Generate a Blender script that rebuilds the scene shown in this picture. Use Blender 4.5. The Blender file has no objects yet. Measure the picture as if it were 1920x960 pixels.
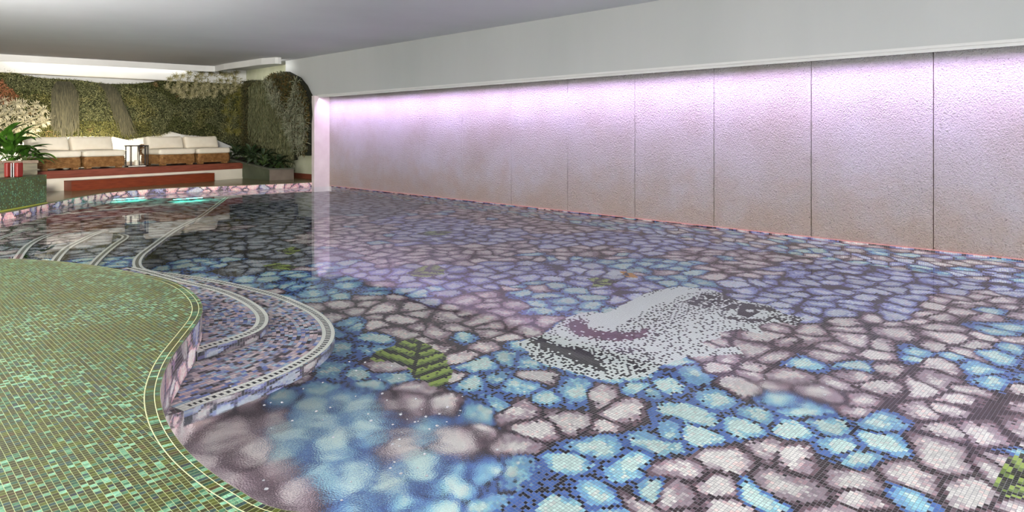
import bpy, bmesh, math, random
import numpy as np
from mathutils import Vector, Matrix

random.seed(7)
RNG = np.random.default_rng(11)
SC = bpy.context.scene
COL = SC.collection
PI = math.pi

# ------------------------------------------------------------------ camera
F = 1300.0; CX = 960.0; HY = 250.0; EYE = 1.4
YAW = math.radians(44.15)
RT = (math.cos(YAW), -math.sin(YAW)); FW = (math.sin(YAW), math.cos(YAW))
cam_d = bpy.data.cameras.new('camera'); cam = bpy.data.objects.new('camera', cam_d); COL.objects.link(cam)
cam_d.sensor_width = 36; cam_d.lens = F / 1920 * 36; cam_d.shift_y = -(480 - HY) / 1920
cam_d.clip_start = 0.02
cam.location = (0, 0, EYE); cam.rotation_euler = (PI / 2, 0, -YAW)
SC.camera = cam

def world(xc, zc):
    return (RT[0] * xc + FW[0] * zc, RT[1] * xc + FW[1] * zc)
def at(px, py, z):
    """plan position of a photo point lying in the horizontal plane z"""
    zc = F * (EYE - z) / (py - HY)
    x, y = world((px - CX) / F * zc, zc)
    return (x, y)
IOR = 1.333
def under(px, py, z):
    """plan position of a photo point seen through the water surface (z=0) on plane z<0"""
    zw = F * EYE / (py - HY); t = (px - CX) / F
    rw = zw * math.hypot(1, t)
    si = math.sin(math.atan2(rw, EYE)) / IOR
    ex = -z * si / math.sqrt(1 - si * si)
    k = (rw + ex) / rw
    return world(t * zw * k, zw * k)
def colY(px, Y):
    t = (px - CX) / F
    zc = Y / (FW[1] + RT[1] * t)
    return (RT[0] * t + FW[0]) * zc, zc
def colX(px, X):
    t = (px - CX) / F
    zc = X / (FW[0] + RT[0] * t)
    return (RT[1] * t + FW[1]) * zc, zc
def hz(py, zc): return EYE - (py - HY) * zc / F

ZD = 0.125      # deck level above the water
DEPTH = 1.36    # water depth
TILE = 0.0224
XW = 9.3        # textured wall
XS = 8.95       # face of the bulkhead above it
ZS = 2.38       # underside of the bulkhead
ZC = 3.42       # ceiling
YJ = 16.5       # jamb at the end of the textured wall
YB = 22.3       # back wall
XB = 9.42       # side wall beyond the jamb

# ------------------------------------------------------------------ helpers
def s2l(c):
    return tuple(((v / 255) / 12.92 if v / 255 <= 0.04045 else (((v / 255) + 0.055) / 1.055) ** 2.4) for v in c)
def link(o, parent=None):
    COL.objects.link(o)
    if parent is not None: o.parent = parent
    return o
def tag(o, label=None, cat=None, group=None, kind=None):
    if label: o['label'] = label
    if cat: o['category'] = cat
    if group: o['group'] = group
    if kind: o['kind'] = kind
    return o
def empty(name, loc=(0, 0, 0), rz=0):
    o = bpy.data.objects.new(name, None); o.location = loc; o.rotation_euler = (0, 0, rz); o.empty_display_size = .1
    return link(o)
def obj(name, bm, m, parent=None, smooth=False):
    me = bpy.data.meshes.new(name); bm.normal_update(); bm.to_mesh(me); bm.free()
    if smooth:
        for p in me.polygons: p.use_smooth = True
    me.materials.append(m)
    return link(bpy.data.objects.new(name, me), parent)
def obj_pd(name, v, f, m, parent=None, smooth=False):
    me = bpy.data.meshes.new(name); me.from_pydata(v, [], f); me.update()
    if smooth:
        for p in me.polygons: p.use_smooth = True
    me.materials.append(m)
    return link(bpy.data.objects.new(name, me), parent)
def copy_tree(o, parent=None):
    c = o.copy(); COL.objects.link(c); c.parent = parent
    for ch in o.children: copy_tree(ch, c)
    return c
def add_box(bm, x0, x1, y0, y1, z0, z1, M=None, bev=0):
    g = bmesh.ops.create_cube(bm, size=1)
    vs = g['verts']
    for v in vs:
        v.co = Vector((x0 + (v.co.x + .5) * (x1 - x0), y0 + (v.co.y + .5) * (y1 - y0), z0 + (v.co.z + .5) * (z1 - z0)))
    if bev:
        es = list({e for v in vs for e in v.link_edges})
        r = bmesh.ops.bevel(bm, geom=es, offset=bev, segments=2, affect='EDGES', profile=.5)
        vs = list({v for f in r['faces'] for v in f.verts} | {v for v in vs if v.is_valid})
    if M is not None:
        for v in vs: v.co = M @ v.co
def add_tube(bm, pts, r, seg=8, cap=True):
    pts = [Vector(p) for p in pts]; rings = []
    n = len(pts)
    for i, p in enumerate(pts):
        d = (pts[min(i + 1, n - 1)] - pts[max(i - 1, 0)]).normalized()
        up = Vector((0, 0, 1)) if abs(d.z) < .9 else Vector((1, 0, 0))
        a = d.cross(up).normalized(); b = d.cross(a)
        rr = r[i] if isinstance(r, (list, tuple)) else r
        rings.append([bm.verts.new(p + a * math.cos(2 * PI * k / seg) * rr + b * math.sin(2 * PI * k / seg) * rr) for k in range(seg)])
    for i in range(n - 1):
        for k in range(seg):
            bm.faces.new((rings[i][k], rings[i][(k + 1) % seg], rings[i + 1][(k + 1) % seg], rings[i + 1][k]))
    if cap:
        bm.faces.new(rings[0][::-1]); bm.faces.new(rings[-1])
def add_prism(bm, poly, z0, z1):
    a = [bm.verts.new((x, y, z0)) for x, y in poly]; b = [bm.verts.new((x, y, z1)) for x, y in poly]
    bm.faces.new(a[::-1]); bm.faces.new(b)
    n = len(poly)
    for i in range(n):
        bm.faces.new((a[i], a[(i + 1) % n], b[(i + 1) % n], b[i]))

# ------------------------------------------------------------------ materials
def mat(name, rgb=(200, 200, 200), rough=.6, spec=.5, metal=0):
    m = bpy.data.materials.new(name); m.use_nodes = True
    p = m.node_tree.nodes['Principled BSDF']
    p.inputs['Base Color'].default_value = (*s2l(rgb), 1); p.inputs['Roughness'].default_value = rough
    p.inputs['Specular IOR Level'].default_value = spec; p.inputs['Metallic'].default_value = metal
    return m, m.node_tree, p
def nd(nt, t, **kw):
    n = nt.nodes.new(t)
    for k, v in kw.items():
        if k.startswith('i_'):
            n.inputs[k[2:].replace('_', ' ')].default_value = v
        else: setattr(n, k, v)
    return n
def ramp(nt, stops, interp='LINEAR'):
    r = nt.nodes.new('ShaderNodeValToRGB'); cr = r.color_ramp; cr.interpolation = interp
    while len(cr.elements) < len(stops): cr.elements.new(.5)
    for e, (p, c) in zip(cr.elements, stops):
        e.position = p; e.color = (*s2l(c), 1)
    return r
def noisy(name, stops, scale=8, rough=.7, bump=.1, bscale=None, stretch=(1, 1, 1), spec=.4, dist=.01, detail=6):
    m, nt, p = mat(name, rough=rough, spec=spec)
    tc = nd(nt, 'ShaderNodeTexCoord'); mp = nd(nt, 'ShaderNodeMapping'); mp.inputs['Scale'].default_value = stretch
    nt.links.new(tc.outputs['Object'], mp.inputs['Vector'])
    n = nd(nt, 'ShaderNodeTexNoise'); n.inputs['Scale'].default_value = scale; n.inputs['Detail'].default_value = detail
    nt.links.new(mp.outputs[0], n.inputs['Vector'])
    r = ramp(nt, stops); nt.links.new(n.outputs['Fac'], r.inputs[0]); nt.links.new(r.outputs[0], p.inputs['Base Color'])
    if bump:
        n2 = nd(nt, 'ShaderNodeTexNoise'); n2.inputs['Scale'].default_value = bscale or scale * 3; n2.inputs['Detail'].default_value = 8
        nt.links.new(mp.outputs[0], n2.inputs['Vector'])
        b = nd(nt, 'ShaderNodeBump'); b.inputs['Strength'].default_value = bump; b.inputs['Distance'].default_value = dist
        nt.links.new(n2.outputs['Fac'], b.inputs['Height']); nt.links.new(b.outputs[0], p.inputs['Normal'])
    return m

M_white = noisy('white_plaster', [(.3, (214, 214, 211)), (.7, (226, 226, 223))], 1.2, .8, .05, 30)
M_ceil = noisy('ceiling_plaster', [(.3, (206, 207, 209)), (.7, (216, 217, 219))], .5, .75, .12, 1.3, dist=.05)
M_soff = noisy('bulkhead_plaster', [(.3, (186, 189, 187)), (.7, (196, 198, 196))], .7, .8, .05, 20, stretch=(1, 1, .2))
M_cream = noisy('cream_wall', [(.3, (215, 208, 190)), (.7, (226, 219, 202))], 2, .8, .05, 30)
M_sage = noisy('pale_green_wall', [(.3, (186, 190, 158)), (.7, (205, 206, 180))], 3, .8, .05, 30)
M_redwood = noisy('red_hardwood', [(.25, (88, 38, 18)), (.5, (114, 50, 25)), (.8, (132, 64, 36))], 4, .38, .1, 20, stretch=(1, 14, 14))
M_darkwood = noisy('brown_hardwood', [(.25, (98, 50, 36)), (.5, (126, 66, 48)), (.8, (140, 82, 62))], 4, .45, .1, 20, stretch=(1, 14, 14))
M_plank = noisy('dark_planks', [(.3, (62, 40, 32)), (.7, (92, 58, 44))], 5, .4, .1, 20, stretch=(14, 1, 14))
M_oldwood = noisy('weathered_wood', [(.25, (62, 58, 44)), (.5, (92, 86, 66)), (.8, (112, 98, 74))], 3, .6, .25, 16, stretch=(1, 1, 6))
M_rimwood = noisy('weathered_rim', [(.25, (84, 66, 52)), (.8, (128, 110, 88))], 6, .6, .2, 16)
M_stonegrn = noisy('dark_green_grey_slab', [(.25, (58, 66, 50)), (.6, (76, 84, 64)), (.8, (92, 96, 76))], 3, .5, .1, 14)
M_stonebrn = noisy('brown_grey_slab', [(.25, (104, 92, 82)), (.8, (128, 116, 104))], 4, .55, .1, 14)
M_backfloor = noisy('polished_olive_stone', [(.25, (96, 90, 60)), (.55, (122, 116, 84)), (.8, (138, 130, 98))], 5, .22, .02, 10)
M_black = mat('black_metal', (34, 28, 27), .4, .5, .3)[0]
M_steel = mat('brushed_steel', (170, 170, 165), .3, .5, 1)[0]
M_red = mat('red_lacquer', (112, 28, 20), .3, .5)[0]
M_soil = noisy('dark_soil', [(.3, (30, 24, 18)), (.7, (50, 40, 30))], 30, .9, .4, 60)
M_fabric = noisy('ivory_canvas', [(.3, (222, 212, 192)), (.7, (232, 223, 205))], 5, .9, .25, 400, spec=.2, dist=.002)
M_dark = mat('dark_gap', (24, 20, 18), .8)[0]
M_backing = noisy('planting_felt', [(.3, (20, 22, 14)), (.7, (40, 42, 26))], 8, .95, .5, 30)

def mosaic_mat(name, grout, gw=.06, rough=.25, vary=.12, bump=0):
    m, nt, p = mat(name, rough=rough, spec=.5)
    a = nd(nt, 'ShaderNodeAttribute'); a.attribute_name = 'tile'
    uv = nd(nt, 'ShaderNodeUVMap'); uv.uv_map = 'UVMap'
    fr = nd(nt, 'ShaderNodeVectorMath', operation='FRACTION'); nt.links.new(uv.outputs[0], fr.inputs[0])
    s = nd(nt, 'ShaderNodeVectorMath', operation='SUBTRACT'); nt.links.new(fr.outputs[0], s.inputs[0]); s.inputs[1].default_value = (.5, .5, 0)
    ab = nd(nt, 'ShaderNodeVectorMath', operation='ABSOLUTE'); nt.links.new(s.outputs[0], ab.inputs[0])
    sx = nd(nt, 'ShaderNodeSeparateXYZ'); nt.links.new(ab.outputs[0], sx.inputs[0])
    mx = nd(nt, 'ShaderNodeMath', operation='MAXIMUM'); nt.links.new(sx.outputs[0], mx.inputs[0]); nt.links.new(sx.outputs[1], mx.inputs[1])
    gt = nd(nt, 'ShaderNodeMath', operation='GREATER_THAN'); nt.links.new(mx.outputs[0], gt.inputs[0]); gt.inputs[1].default_value = .5 - gw
    fl = nd(nt, 'ShaderNodeVectorMath', operation='SCALE'); nt.links.new(uv.outputs[0], fl.inputs[0]); fl.inputs['Scale'].default_value = 2.3
    nz = nd(nt, 'ShaderNodeTexNoise', noise_dimensions='2D'); nz.inputs['Scale'].default_value = 1; nt.links.new(fl.outputs[0], nz.inputs['Vector'])
    mr = nd(nt, 'ShaderNodeMapRange'); nt.links.new(nz.outputs['Fac'], mr.inputs[0]); mr.inputs[1].default_value = .3; mr.inputs[2].default_value = .7
    mr.inputs[3].default_value = 1 - vary; mr.inputs[4].default_value = 1 + vary
    mul = nd(nt, 'ShaderNodeVectorMath', operation='SCALE'); nt.links.new(a.outputs['Color'], mul.inputs[0]); nt.links.new(mr.outputs[0], mul.inputs['Scale'])
    mix = nd(nt, 'ShaderNodeMix', data_type='RGBA'); nt.links.new(gt.outputs[0], mix.inputs[0]); nt.links.new(mul.outputs[0], mix.inputs[6])
    mix.inputs[7].default_value = (*s2l(grout), 1)
    nt.links.new(mix.outputs[2], p.inputs['Base Color'])
    return m
M_mos = mosaic_mat('glass_mosaic', (128, 122, 128), .045)
M_mos_band = mosaic_mat('glass_mosaic_band', (205, 190, 190), .05)

def green_mat(name, use_uv=False, axes='xy'):
    """deck of small green, teal and bronze glass tiles with a pale joint"""
    m, nt, p = mat(name, rough=.35, spec=.2)
    if use_uv:
        src = nd(nt, 'ShaderNodeUVMap'); out = src.outputs[0]
    else:
        tc = nd(nt, 'ShaderNodeTexCoord'); out = tc.outputs['Object']
        if axes == 'xz':
            sp = nd(nt, 'ShaderNodeSeparateXYZ'); nt.links.new(out, sp.inputs[0])
            cb = nd(nt, 'ShaderNodeCombineXYZ'); nt.links.new(sp.outputs[0], cb.inputs[0]); nt.links.new(sp.outputs[2], cb.inputs[1])
            out = cb.outputs[0]
        sc = nd(nt, 'ShaderNodeVectorMath', operation='SCALE'); sc.inputs['Scale'].default_value = 1 / TILE
        nt.links.new(out, sc.inputs[0]); out = sc.outputs[0]
    fl = nd(nt, 'ShaderNodeVectorMath', operation='FLOOR'); nt.links.new(out, fl.inputs[0])
    wn = nd(nt, 'ShaderNodeTexWhiteNoise', noise_dimensions='2D'); nt.links.new(fl.outputs[0], wn.inputs['Vector'])
    # drifts of teal and bronze
    dr = nd(nt, 'ShaderNodeTexNoise', noise_dimensions='2D'); dr.inputs['Scale'].default_value = .03; dr.inputs['Detail'].default_value = 3
    nt.links.new(fl.outputs[0], dr.inputs['Vector'])
    ad = nd(nt, 'ShaderNodeMath', operation='MULTIPLY_ADD'); nt.links.new(dr.outputs['Fac'], ad.inputs[0]); ad.inputs[1].default_value = .9
    nt.links.new(wn.outputs['Value'], ad.inputs[2])
    a2 = nd(nt, 'ShaderNodeMath', operation='SUBTRACT'); nt.links.new(ad.outputs[0], a2.inputs[0]); a2.inputs[1].default_value = .45
    r = ramp(nt, [(0, (54, 54, 24)), (.13, (72, 74, 20)), (.3, (60, 60, 22)), (.4, (84, 92, 26)), (.5, (76, 60, 30)), (.545, (58, 66, 34)),
                  (.62, (44, 84, 66)), (.7, (72, 122, 92)), (.78, (52, 78, 78)), (.85, (110, 164, 130)), (.93, (132, 190, 156)), (.98, (44, 54, 62))], 'CONSTANT')
    nt.links.new(a2.outputs[0], r.inputs[0])
    # brushed streaks inside each tile
    mp = nd(nt, 'ShaderNodeMapping'); mp.inputs['Scale'].default_value = (1.2, 5, 1); nt.links.new(out, mp.inputs['Vector'])
    st = nd(nt, 'ShaderNodeTexNoise', noise_dimensions='3D'); st.inputs['Scale'].default_value = 1.4; st.inputs['Detail'].default_value = 3; st.inputs['Distortion'].default_value = 1.2
    addv = nd(nt, 'ShaderNodeVectorMath', operation='ADD'); nt.links.new(mp.outputs[0], addv.inputs[0]); nt.links.new(wn.outputs['Color'], addv.inputs[1])
    nt.links.new(addv.outputs[0], st.inputs['Vector'])
    mr = nd(nt, 'ShaderNodeMapRange'); nt.links.new(st.outputs['Fac'], mr.inputs[0]); mr.inputs[1].default_value = .35; mr.inputs[2].default_value = .65
    mr.inputs[3].default_value = .28; mr.inputs[4].default_value = .9
    mul = nd(nt, 'ShaderNodeVectorMath', operation='SCALE'); nt.links.new(r.outputs[0], mul.inputs[0]); nt.links.new(mr.outputs[0], mul.inputs['Scale'])
    fr = nd(nt, 'ShaderNodeVectorMath', operation='FRACTION'); nt.links.new(out, fr.inputs[0])
    s = nd(nt, 'ShaderNodeVectorMath', operation='SUBTRACT'); nt.links.new(fr.outputs[0], s.inputs[0]); s.inputs[1].default_value = (.5, .5, 0)
    ab = nd(nt, 'ShaderNodeVectorMath', operation='ABSOLUTE'); nt.links.new(s.outputs[0], ab.inputs[0])
    sx = nd(nt, 'ShaderNodeSeparateXYZ'); nt.links.new(ab.outputs[0], sx.inputs[0])
    mx = nd(nt, 'ShaderNodeMath', operation='MAXIMUM'); nt.links.new(sx.outputs[0], mx.inputs[0]); nt.links.new(sx.outputs[1], mx.inputs[1])
    gt = nd(nt, 'ShaderNodeMath', operation='GREATER_THAN'); nt.links.new(mx.outputs[0], gt.inputs[0]); gt.inputs[1].default_value = .462
    mix = nd(nt, 'ShaderNodeMix', data_type='RGBA'); nt.links.new(gt.outputs[0], mix.inputs[0]); nt.links.new(mul.outputs[0], mix.inputs[6])
    mix.inputs[7].default_value = (*s2l((156, 164, 118)), 1)
    nt.links.new(mix.outputs[2], p.inputs['Base Color'])
    return m
M_green = green_mat('green_mosaic')
M_green_uv = green_mat('green_mosaic_border', True)
M_green_v = green_mat('green_mosaic_upright', axes='xz')

# textured wall
def wall_mat():
    m, nt, p = mat('bush_hammered_plaster', rough=.85, spec=.25)
    tc = nd(nt, 'ShaderNodeTexCoord')
    v = nd(nt, 'ShaderNodeTexVoronoi', feature='SMOOTH_F1'); v.inputs['Scale'].default_value = 52; v.inputs['Smoothness'].default_value = .35; v.inputs['Randomness'].default_value = 1
    nz0 = nd(nt, 'ShaderNodeTexNoise'); nz0.inputs['Scale'].default_value = 18; nt.links.new(tc.outputs['Object'], nz0.inputs['Vector'])
    mixv = nd(nt, 'ShaderNodeMix', data_type='VECTOR'); mixv.inputs[0].default_value = .06
    nt.links.new(tc.outputs['Object'], mixv.inputs[4]); nt.links.new(nz0.outputs['Color'], mixv.inputs[5]); nt.links.new(mixv.outputs[1], v.inputs['Vector'])
    n = nd(nt, 'ShaderNodeTexNoise'); n.inputs['Scale'].default_value = 72; n.inputs['Detail'].default_value = 6; n.inputs['Roughness'].default_value = .65
    nt.links.new(tc.outputs['Object'], n.inputs['Vector'])
    ad = nd(nt, 'ShaderNodeMath', operation='MULTIPLY_ADD'); nt.links.new(n.outputs['Fac'], ad.inputs[0]); ad.inputs[1].default_value = 1.1; nt.links.new(v.outputs['Distance'], ad.inputs[2])
    b = nd(nt, 'ShaderNodeBump'); b.inputs['Strength'].default_value = 1.0; b.inputs['Distance'].default_value = .06
    nt.links.new(ad.outputs[0], b.inputs['Height']); nt.links.new(b.outputs[0], p.inputs['Normal'])
    # damp stains: broad blotches and rust towards some joints
    n3 = nd(nt, 'ShaderNodeTexNoise'); n3.inputs['Scale'].default_value = 1.1; n3.inputs['Detail'].default_value = 6; nt.links.new(tc.outputs['Object'], n3.inputs['Vector'])
    r = ramp(nt, [(.3, (228, 220, 208)), (.5, (238, 233, 226)), (.7, (244, 241, 238))]); nt.links.new(n3.outputs['Fac'], r.inputs[0])
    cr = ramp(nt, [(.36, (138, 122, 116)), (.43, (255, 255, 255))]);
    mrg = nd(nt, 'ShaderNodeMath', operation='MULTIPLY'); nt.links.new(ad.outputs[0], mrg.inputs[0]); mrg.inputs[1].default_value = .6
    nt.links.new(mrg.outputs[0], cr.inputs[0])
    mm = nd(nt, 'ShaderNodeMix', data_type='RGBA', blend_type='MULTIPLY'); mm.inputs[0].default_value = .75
    # warm ambient light low on the wall, painted as beige fading upwards
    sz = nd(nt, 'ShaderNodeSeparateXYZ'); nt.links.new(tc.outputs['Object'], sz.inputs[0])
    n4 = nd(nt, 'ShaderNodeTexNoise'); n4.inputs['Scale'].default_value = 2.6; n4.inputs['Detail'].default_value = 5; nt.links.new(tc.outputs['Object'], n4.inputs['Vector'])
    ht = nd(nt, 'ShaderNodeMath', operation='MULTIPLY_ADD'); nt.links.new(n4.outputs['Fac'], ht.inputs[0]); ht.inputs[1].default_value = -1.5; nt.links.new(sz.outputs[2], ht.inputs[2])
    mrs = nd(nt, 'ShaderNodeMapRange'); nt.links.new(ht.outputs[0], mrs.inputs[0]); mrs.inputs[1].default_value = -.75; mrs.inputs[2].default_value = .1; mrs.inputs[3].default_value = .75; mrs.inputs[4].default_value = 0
    warm_low = nd(nt, 'ShaderNodeMix', data_type='RGBA'); nt.links.new(mrs.outputs[0], warm_low.inputs[0]); nt.links.new(r.outputs[0], warm_low.inputs[6]); warm_low.inputs[7].default_value = (*s2l((228, 206, 180)), 1)
    nt.links.new(warm_low.outputs[2], mm.inputs[6]); nt.links.new(cr.outputs[0], mm.inputs[7]); nt.links.new(mm.outputs[2], p.inputs['Base Color'])
    return m
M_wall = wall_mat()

# ------------------------------------------------------------------ curves in plan
def resample(pts, step, closed=False):
    P = np.array(pts, float)
    if closed: P = np.vstack([P, P[:1]])
    # Catmull-Rom through the points
    Q = []
    n = len(P)
    for i in range(n - 1):
        p0 = P[i - 1] if i > 0 else (P[-2] if closed else 2 * P[0] - P[1]); p1 = P[i]; p2 = P[i + 1]
        p3 = P[i + 2] if i + 2 < n else (P[1] if closed else 2 * P[-1] - P[-2])
        for t in np.linspace(0, 1, 24, endpoint=False):
            Q.append(.5 * ((2 * p1) + (-p0 + p2) * t + (2 * p0 - 5 * p1 + 4 * p2 - p3) * t * t + (-p0 + 3 * p1 - 3 * p2 + p3) * t ** 3))
    Q.append(P[-1]); Q = np.array(Q)
    d = np.r_[0, np.cumsum(np.hypot(*np.diff(Q, axis=0).T))]
    k = max(2, int(round(d[-1] / step)) + 1)
    s = np.linspace(0, d[-1], k)
    return np.c_[np.interp(s, d, Q[:, 0]), np.interp(s, d, Q[:, 1])]
def normals(C):
    T = np.gradient(C, axis=0); T /= np.hypot(T[:, 0], T[:, 1])[:, None] + 1e-9
    return np.c_[-T[:, 1], T[:, 0]]
def smooth_curve(C, k):
    if k <= 0: return C
    w = np.ones(2 * k + 1) / (2 * k + 1)
    P = np.vstack([np.repeat(C[:1], k, 0), C, np.repeat(C[-1:], k, 0)])
    S = np.c_[np.convolve(P[:, 0], w, 'valid'), np.convolve(P[:, 1], w, 'valid')]
    S[0] = C[0]; S[-1] = C[-1]
    return S

near_px = [(0, 486), (60, 487), (110, 490), (160, 495.5), (205, 502), (262, 513), (310, 523), (345, 537), (368, 555), (379, 573), (377, 592), (364, 612),
           (345, 637), (320, 671), (305, 705), (299, 737), (303, 765), (312, 792), (330, 822), (355, 852), (395, 886), (440, 917), (480, 937), (530, 960)]
near_pts = [(-6, 10.6), (-3.5, 10.3), (-1.5, 9.85), (0, 9.25)] + [at(x, y, ZD) for x, y in near_px] + [(1.45, 1.8), (1.8, 1.3), (2.05, .6), (2.15, -.4), (2.15, -2), (2.15, -4)]
NEAR = smooth_curve(resample(near_pts, TILE), 5)
far_px = [(0, 399.5), (45, 391.5), (86, 382), (120, 375), (142, 370.5), (196, 361.5), (242, 357), (300, 353), (385, 349.5), (455, 347), (530, 344)]
far_pts = [(-6, 11.4), (-4, 11.3), (-2, 11.4), (-.4, 11.9), (.8, 12.7)] + [at(x, y, ZD) for x, y in far_px] + [(9.0, 16.62)]
FAR = smooth_curve(resample(far_pts, TILE), 8)

def inside(poly, X, Y):
    poly = np.asarray(poly); r = np.zeros(X.shape, bool); n = len(poly); j = n - 1
    for i in range(n):
        xi, yi = poly[i]; xj, yj = poly[j]
        if yi != yj:
            c = ((yi > Y) != (yj > Y)) & (X < (xj - xi) * (Y - yi) / (yj - yi) + xi)
            r ^= c
        j = i
    return r
POOL = [tuple(p) for p in NEAR[::6]] + [(2.15, -4), (XW, -4), (XW, 16.6)] + [tuple(p) for p in FAR[::-6]]

# ------------------------------------------------------------------ mosaic picture (per tile colours)
def pal(*cs): return np.array([s2l(c) for c in cs])
PALS = [
    pal((196, 216, 206), (144, 192, 202), (114, 160, 192), (68, 100, 160), (22, 22, 32)),     # blue
    pal((222, 212, 204), (192, 174, 174), (158, 136, 142), (104, 80, 86), (48, 32, 34)),     # mauve
    pal((204, 208, 216), (168, 174, 208), (134, 140, 190), (92, 88, 140), (44, 36, 48)),     # lavender
    pal((176, 180, 182), (142, 148, 156), (112, 120, 134), (70, 76, 92), (22, 22, 28)),      # slate
    pal((250, 222, 212), (244, 200, 196), (226, 168, 172), (150, 120, 150), (44, 32, 38)),   # pink
]
def hash2(i, j, s):
    v = np.sin(i * 127.1 + j * 311.7 + s * 74.7) * 43758.5453
    return v - np.floor(v)
def vnoise(x, y, s=0):
    i = np.floor(x); j = np.floor(y); u = x - i; v = y - j
    u = u * u * (3 - 2 * u); v = v * v * (3 - 2 * v)
    a = hash2(i, j, s); b = hash2(i + 1, j, s); c = hash2(i, j + 1, s); d = hash2(i + 1, j + 1, s)
    return a * (1 - u) * (1 - v) + b * u * (1 - v) + c * (1 - u) * v + d * u * v
def petals(x, y, groupf, cell=.27, seed=0):
    """hydrangea petals: rounded cells with a pale heart, a deeper rim and dark gaps"""
    wx = x + .05 * (vnoise(x * 5, y * 5, 3 + seed) - .5) * 2; wy = y + .05 * (vnoise(x * 5, y * 5, 9 + seed) - .5) * 2
    gx = wx / cell; gy = wy / cell
    I = np.floor(gx); J = np.floor(gy)
    f1 = np.full(x.shape, 9.); f2 = np.full(x.shape, 9.); ci = np.zeros(x.shape); cj = np.zeros(x.shape)
    px = np.zeros(x.shape); py = np.zeros(x.shape)
    for di in (-2, -1, 0, 1, 2):
        for dj in (-2, -1, 0, 1, 2):
            i = I + di; j = J + dj
            cx = i + .5 + .85 * (hash2(i, j, 1 + seed) - .5); cy = j + .5 + .85 * (hash2(i, j, 2 + seed) - .5)
            an = hash2(i, j, 4 + seed) * PI; st = 1 + .35 * hash2(i, j, 5 + seed); sz = .8 + .4 * hash2(i, j, 8 + seed)
            ax = (gx - cx) * np.cos(an) + (gy - cy) * np.sin(an); ay = -(gx - cx) * np.sin(an) + (gy - cy) * np.cos(an)
            d = np.sqrt((ax / st) ** 2 + (ay * st ** .5) ** 2) / sz
            m = d < f1
            f2 = np.where(m, f1, np.minimum(f2, d)); ci = np.where(m, i, ci); cj = np.where(m, j, cj)
            px = np.where(m, cx, px); py = np.where(m, cy, py); f1 = np.where(m, d, f1)
    edge = f1 / (f2 + 1e-6)
    g = groupf(px * cell, py * cell, hash2(ci, cj, 6 + seed))
    i0 = np.floor(x / TILE); j0 = np.floor(y / TILE)
    jit = hash2(i0, j0, 12 + seed) - .5
    e = np.maximum(edge, f1 * 1.25) + jit * .13 + (vnoise(x * 14, y * 14, 31 + seed) - .5) * .12
    radial = edge + jit * .22 + (vnoise(x * 20, y * 20, 37 + seed) - .5) * .4
    tone = .3 * (hash2(ci, cj, 15 + seed) - .5)
    gapm = e > .87
    soft = gapm & (g == 0) & (hash2(i0, j0, 61 + seed) > .4)
    lv = np.where(gapm, 4, np.where(e > .74, 3, np.where(radial + tone > .56, 2, np.where(radial + tone > .40, 1, 0))))
    lv = np.where(soft, 3, lv)
    lone = (e > .62) & (hash2(i0, j0, 21 + seed) > .88)
    lv = np.where(lone, 4, lv)
    out = np.zeros(x.shape + (3,))
    for k, P in enumerate(PALS):
        m = g == k
        out[m] = P[lv[m]]
    # neighbouring glass batches differ slightly
    t = 1 + .28 * (hash2(i0, j0, 40 + seed) - .5) + .3 * (hash2(ci, cj, 41 + seed) - .5)
    out *= t[..., None]
    warm = hash2(i0, j0, 44 + seed) > .86
    out[warm] *= np.array([1.15, .95, .95])
    return np.clip(out, 0, 1)

B_, M_, L_, G_, P_ = range(5)
anch = [(960, 720, B_), (1100, 780, B_), (1240, 860, B_), (1330, 800, B_), (1000, 900, B_), (1180, 930, B_), (640, 590, B_), (560, 545, B_), (1020, 560, B_), (1080, 590, B_),
        (940, 590, M_), (860, 440, L_), (1300, 450, L_), (1250, 520, B_), (1180, 545, L_), (1460, 540, L_), (1620, 520, L_), (1800, 505, L_), (1620, 590, L_), (700, 690, B_), (800, 760, B_),
        (480, 880, M_), (600, 800, B_), (740, 850, B_), (860, 930, B_), (380, 740, M_), (400, 850, M_), (520, 760, M_), (880, 650, M_), (760, 600, M_), (850, 690, M_), (700, 560, M_),
        (660, 540, B_), (890, 800, M_), (1085, 830, M_), (1420, 680, M_), (1500, 740, M_), (1280, 700, B_), (1560, 650, M_), (1500, 620, M_), (1700, 650, M_), (1640, 672, B_), (1740, 690, B_),
        (1850, 705, B_), (1900, 640, B_), (1700, 760, M_), (1650, 830, M_), (1500, 830, B_), (1430, 790, B_), (1600, 900, M_), (1800, 820, M_), (1850, 920, M_), (1400, 945, M_), (1380, 740, B_),
        (700, 450, M_), (800, 480, M_), (1000, 480, M_), (1000, 420, M_), (1150, 450, L_), (1400, 500, M_), (620, 450, M_), (450, 450, G_), (500, 480, G_), (400, 470, G_), (330, 450, G_),
        (200, 470, G_), (100, 460, M_), (250, 430, M_), (520, 520, B_), (420, 505, B_), (330, 480, G_), (480, 400, G_), (800, 560, L_), (900, 520, L_), (740, 520, L_), (900, 560, M_), (1450, 860, M_), (930, 870, M_), (1750, 600, M_), (1850, 570, M_)]
A_xy = np.array([under(x, y, -DEPTH) for x, y, g in anch]); A_g = np.array([a[2] for a in anch])
def floor_group(px, py, h):
    x = px + 1.1 * (vnoise(px * 1.3, py * 1.3, 51) - .5); y = py + 1.1 * (vnoise(px * 1.3, py * 1.3, 52) - .5)
    best = np.full(px.shape, 1e9); g = np.zeros(px.shape, int)
    for (ax, ay), k in zip(A_xy, A_g):
        d = (x - ax) ** 2 + (y - ay) ** 2; m = d < best
        best = np.where(m, d, best); g = np.where(m, k, g)
    g = np.where((h > .94) & (g == M_), B_, g); g = np.where((h < .12) & (g == B_), M_, g)
    return g

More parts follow.
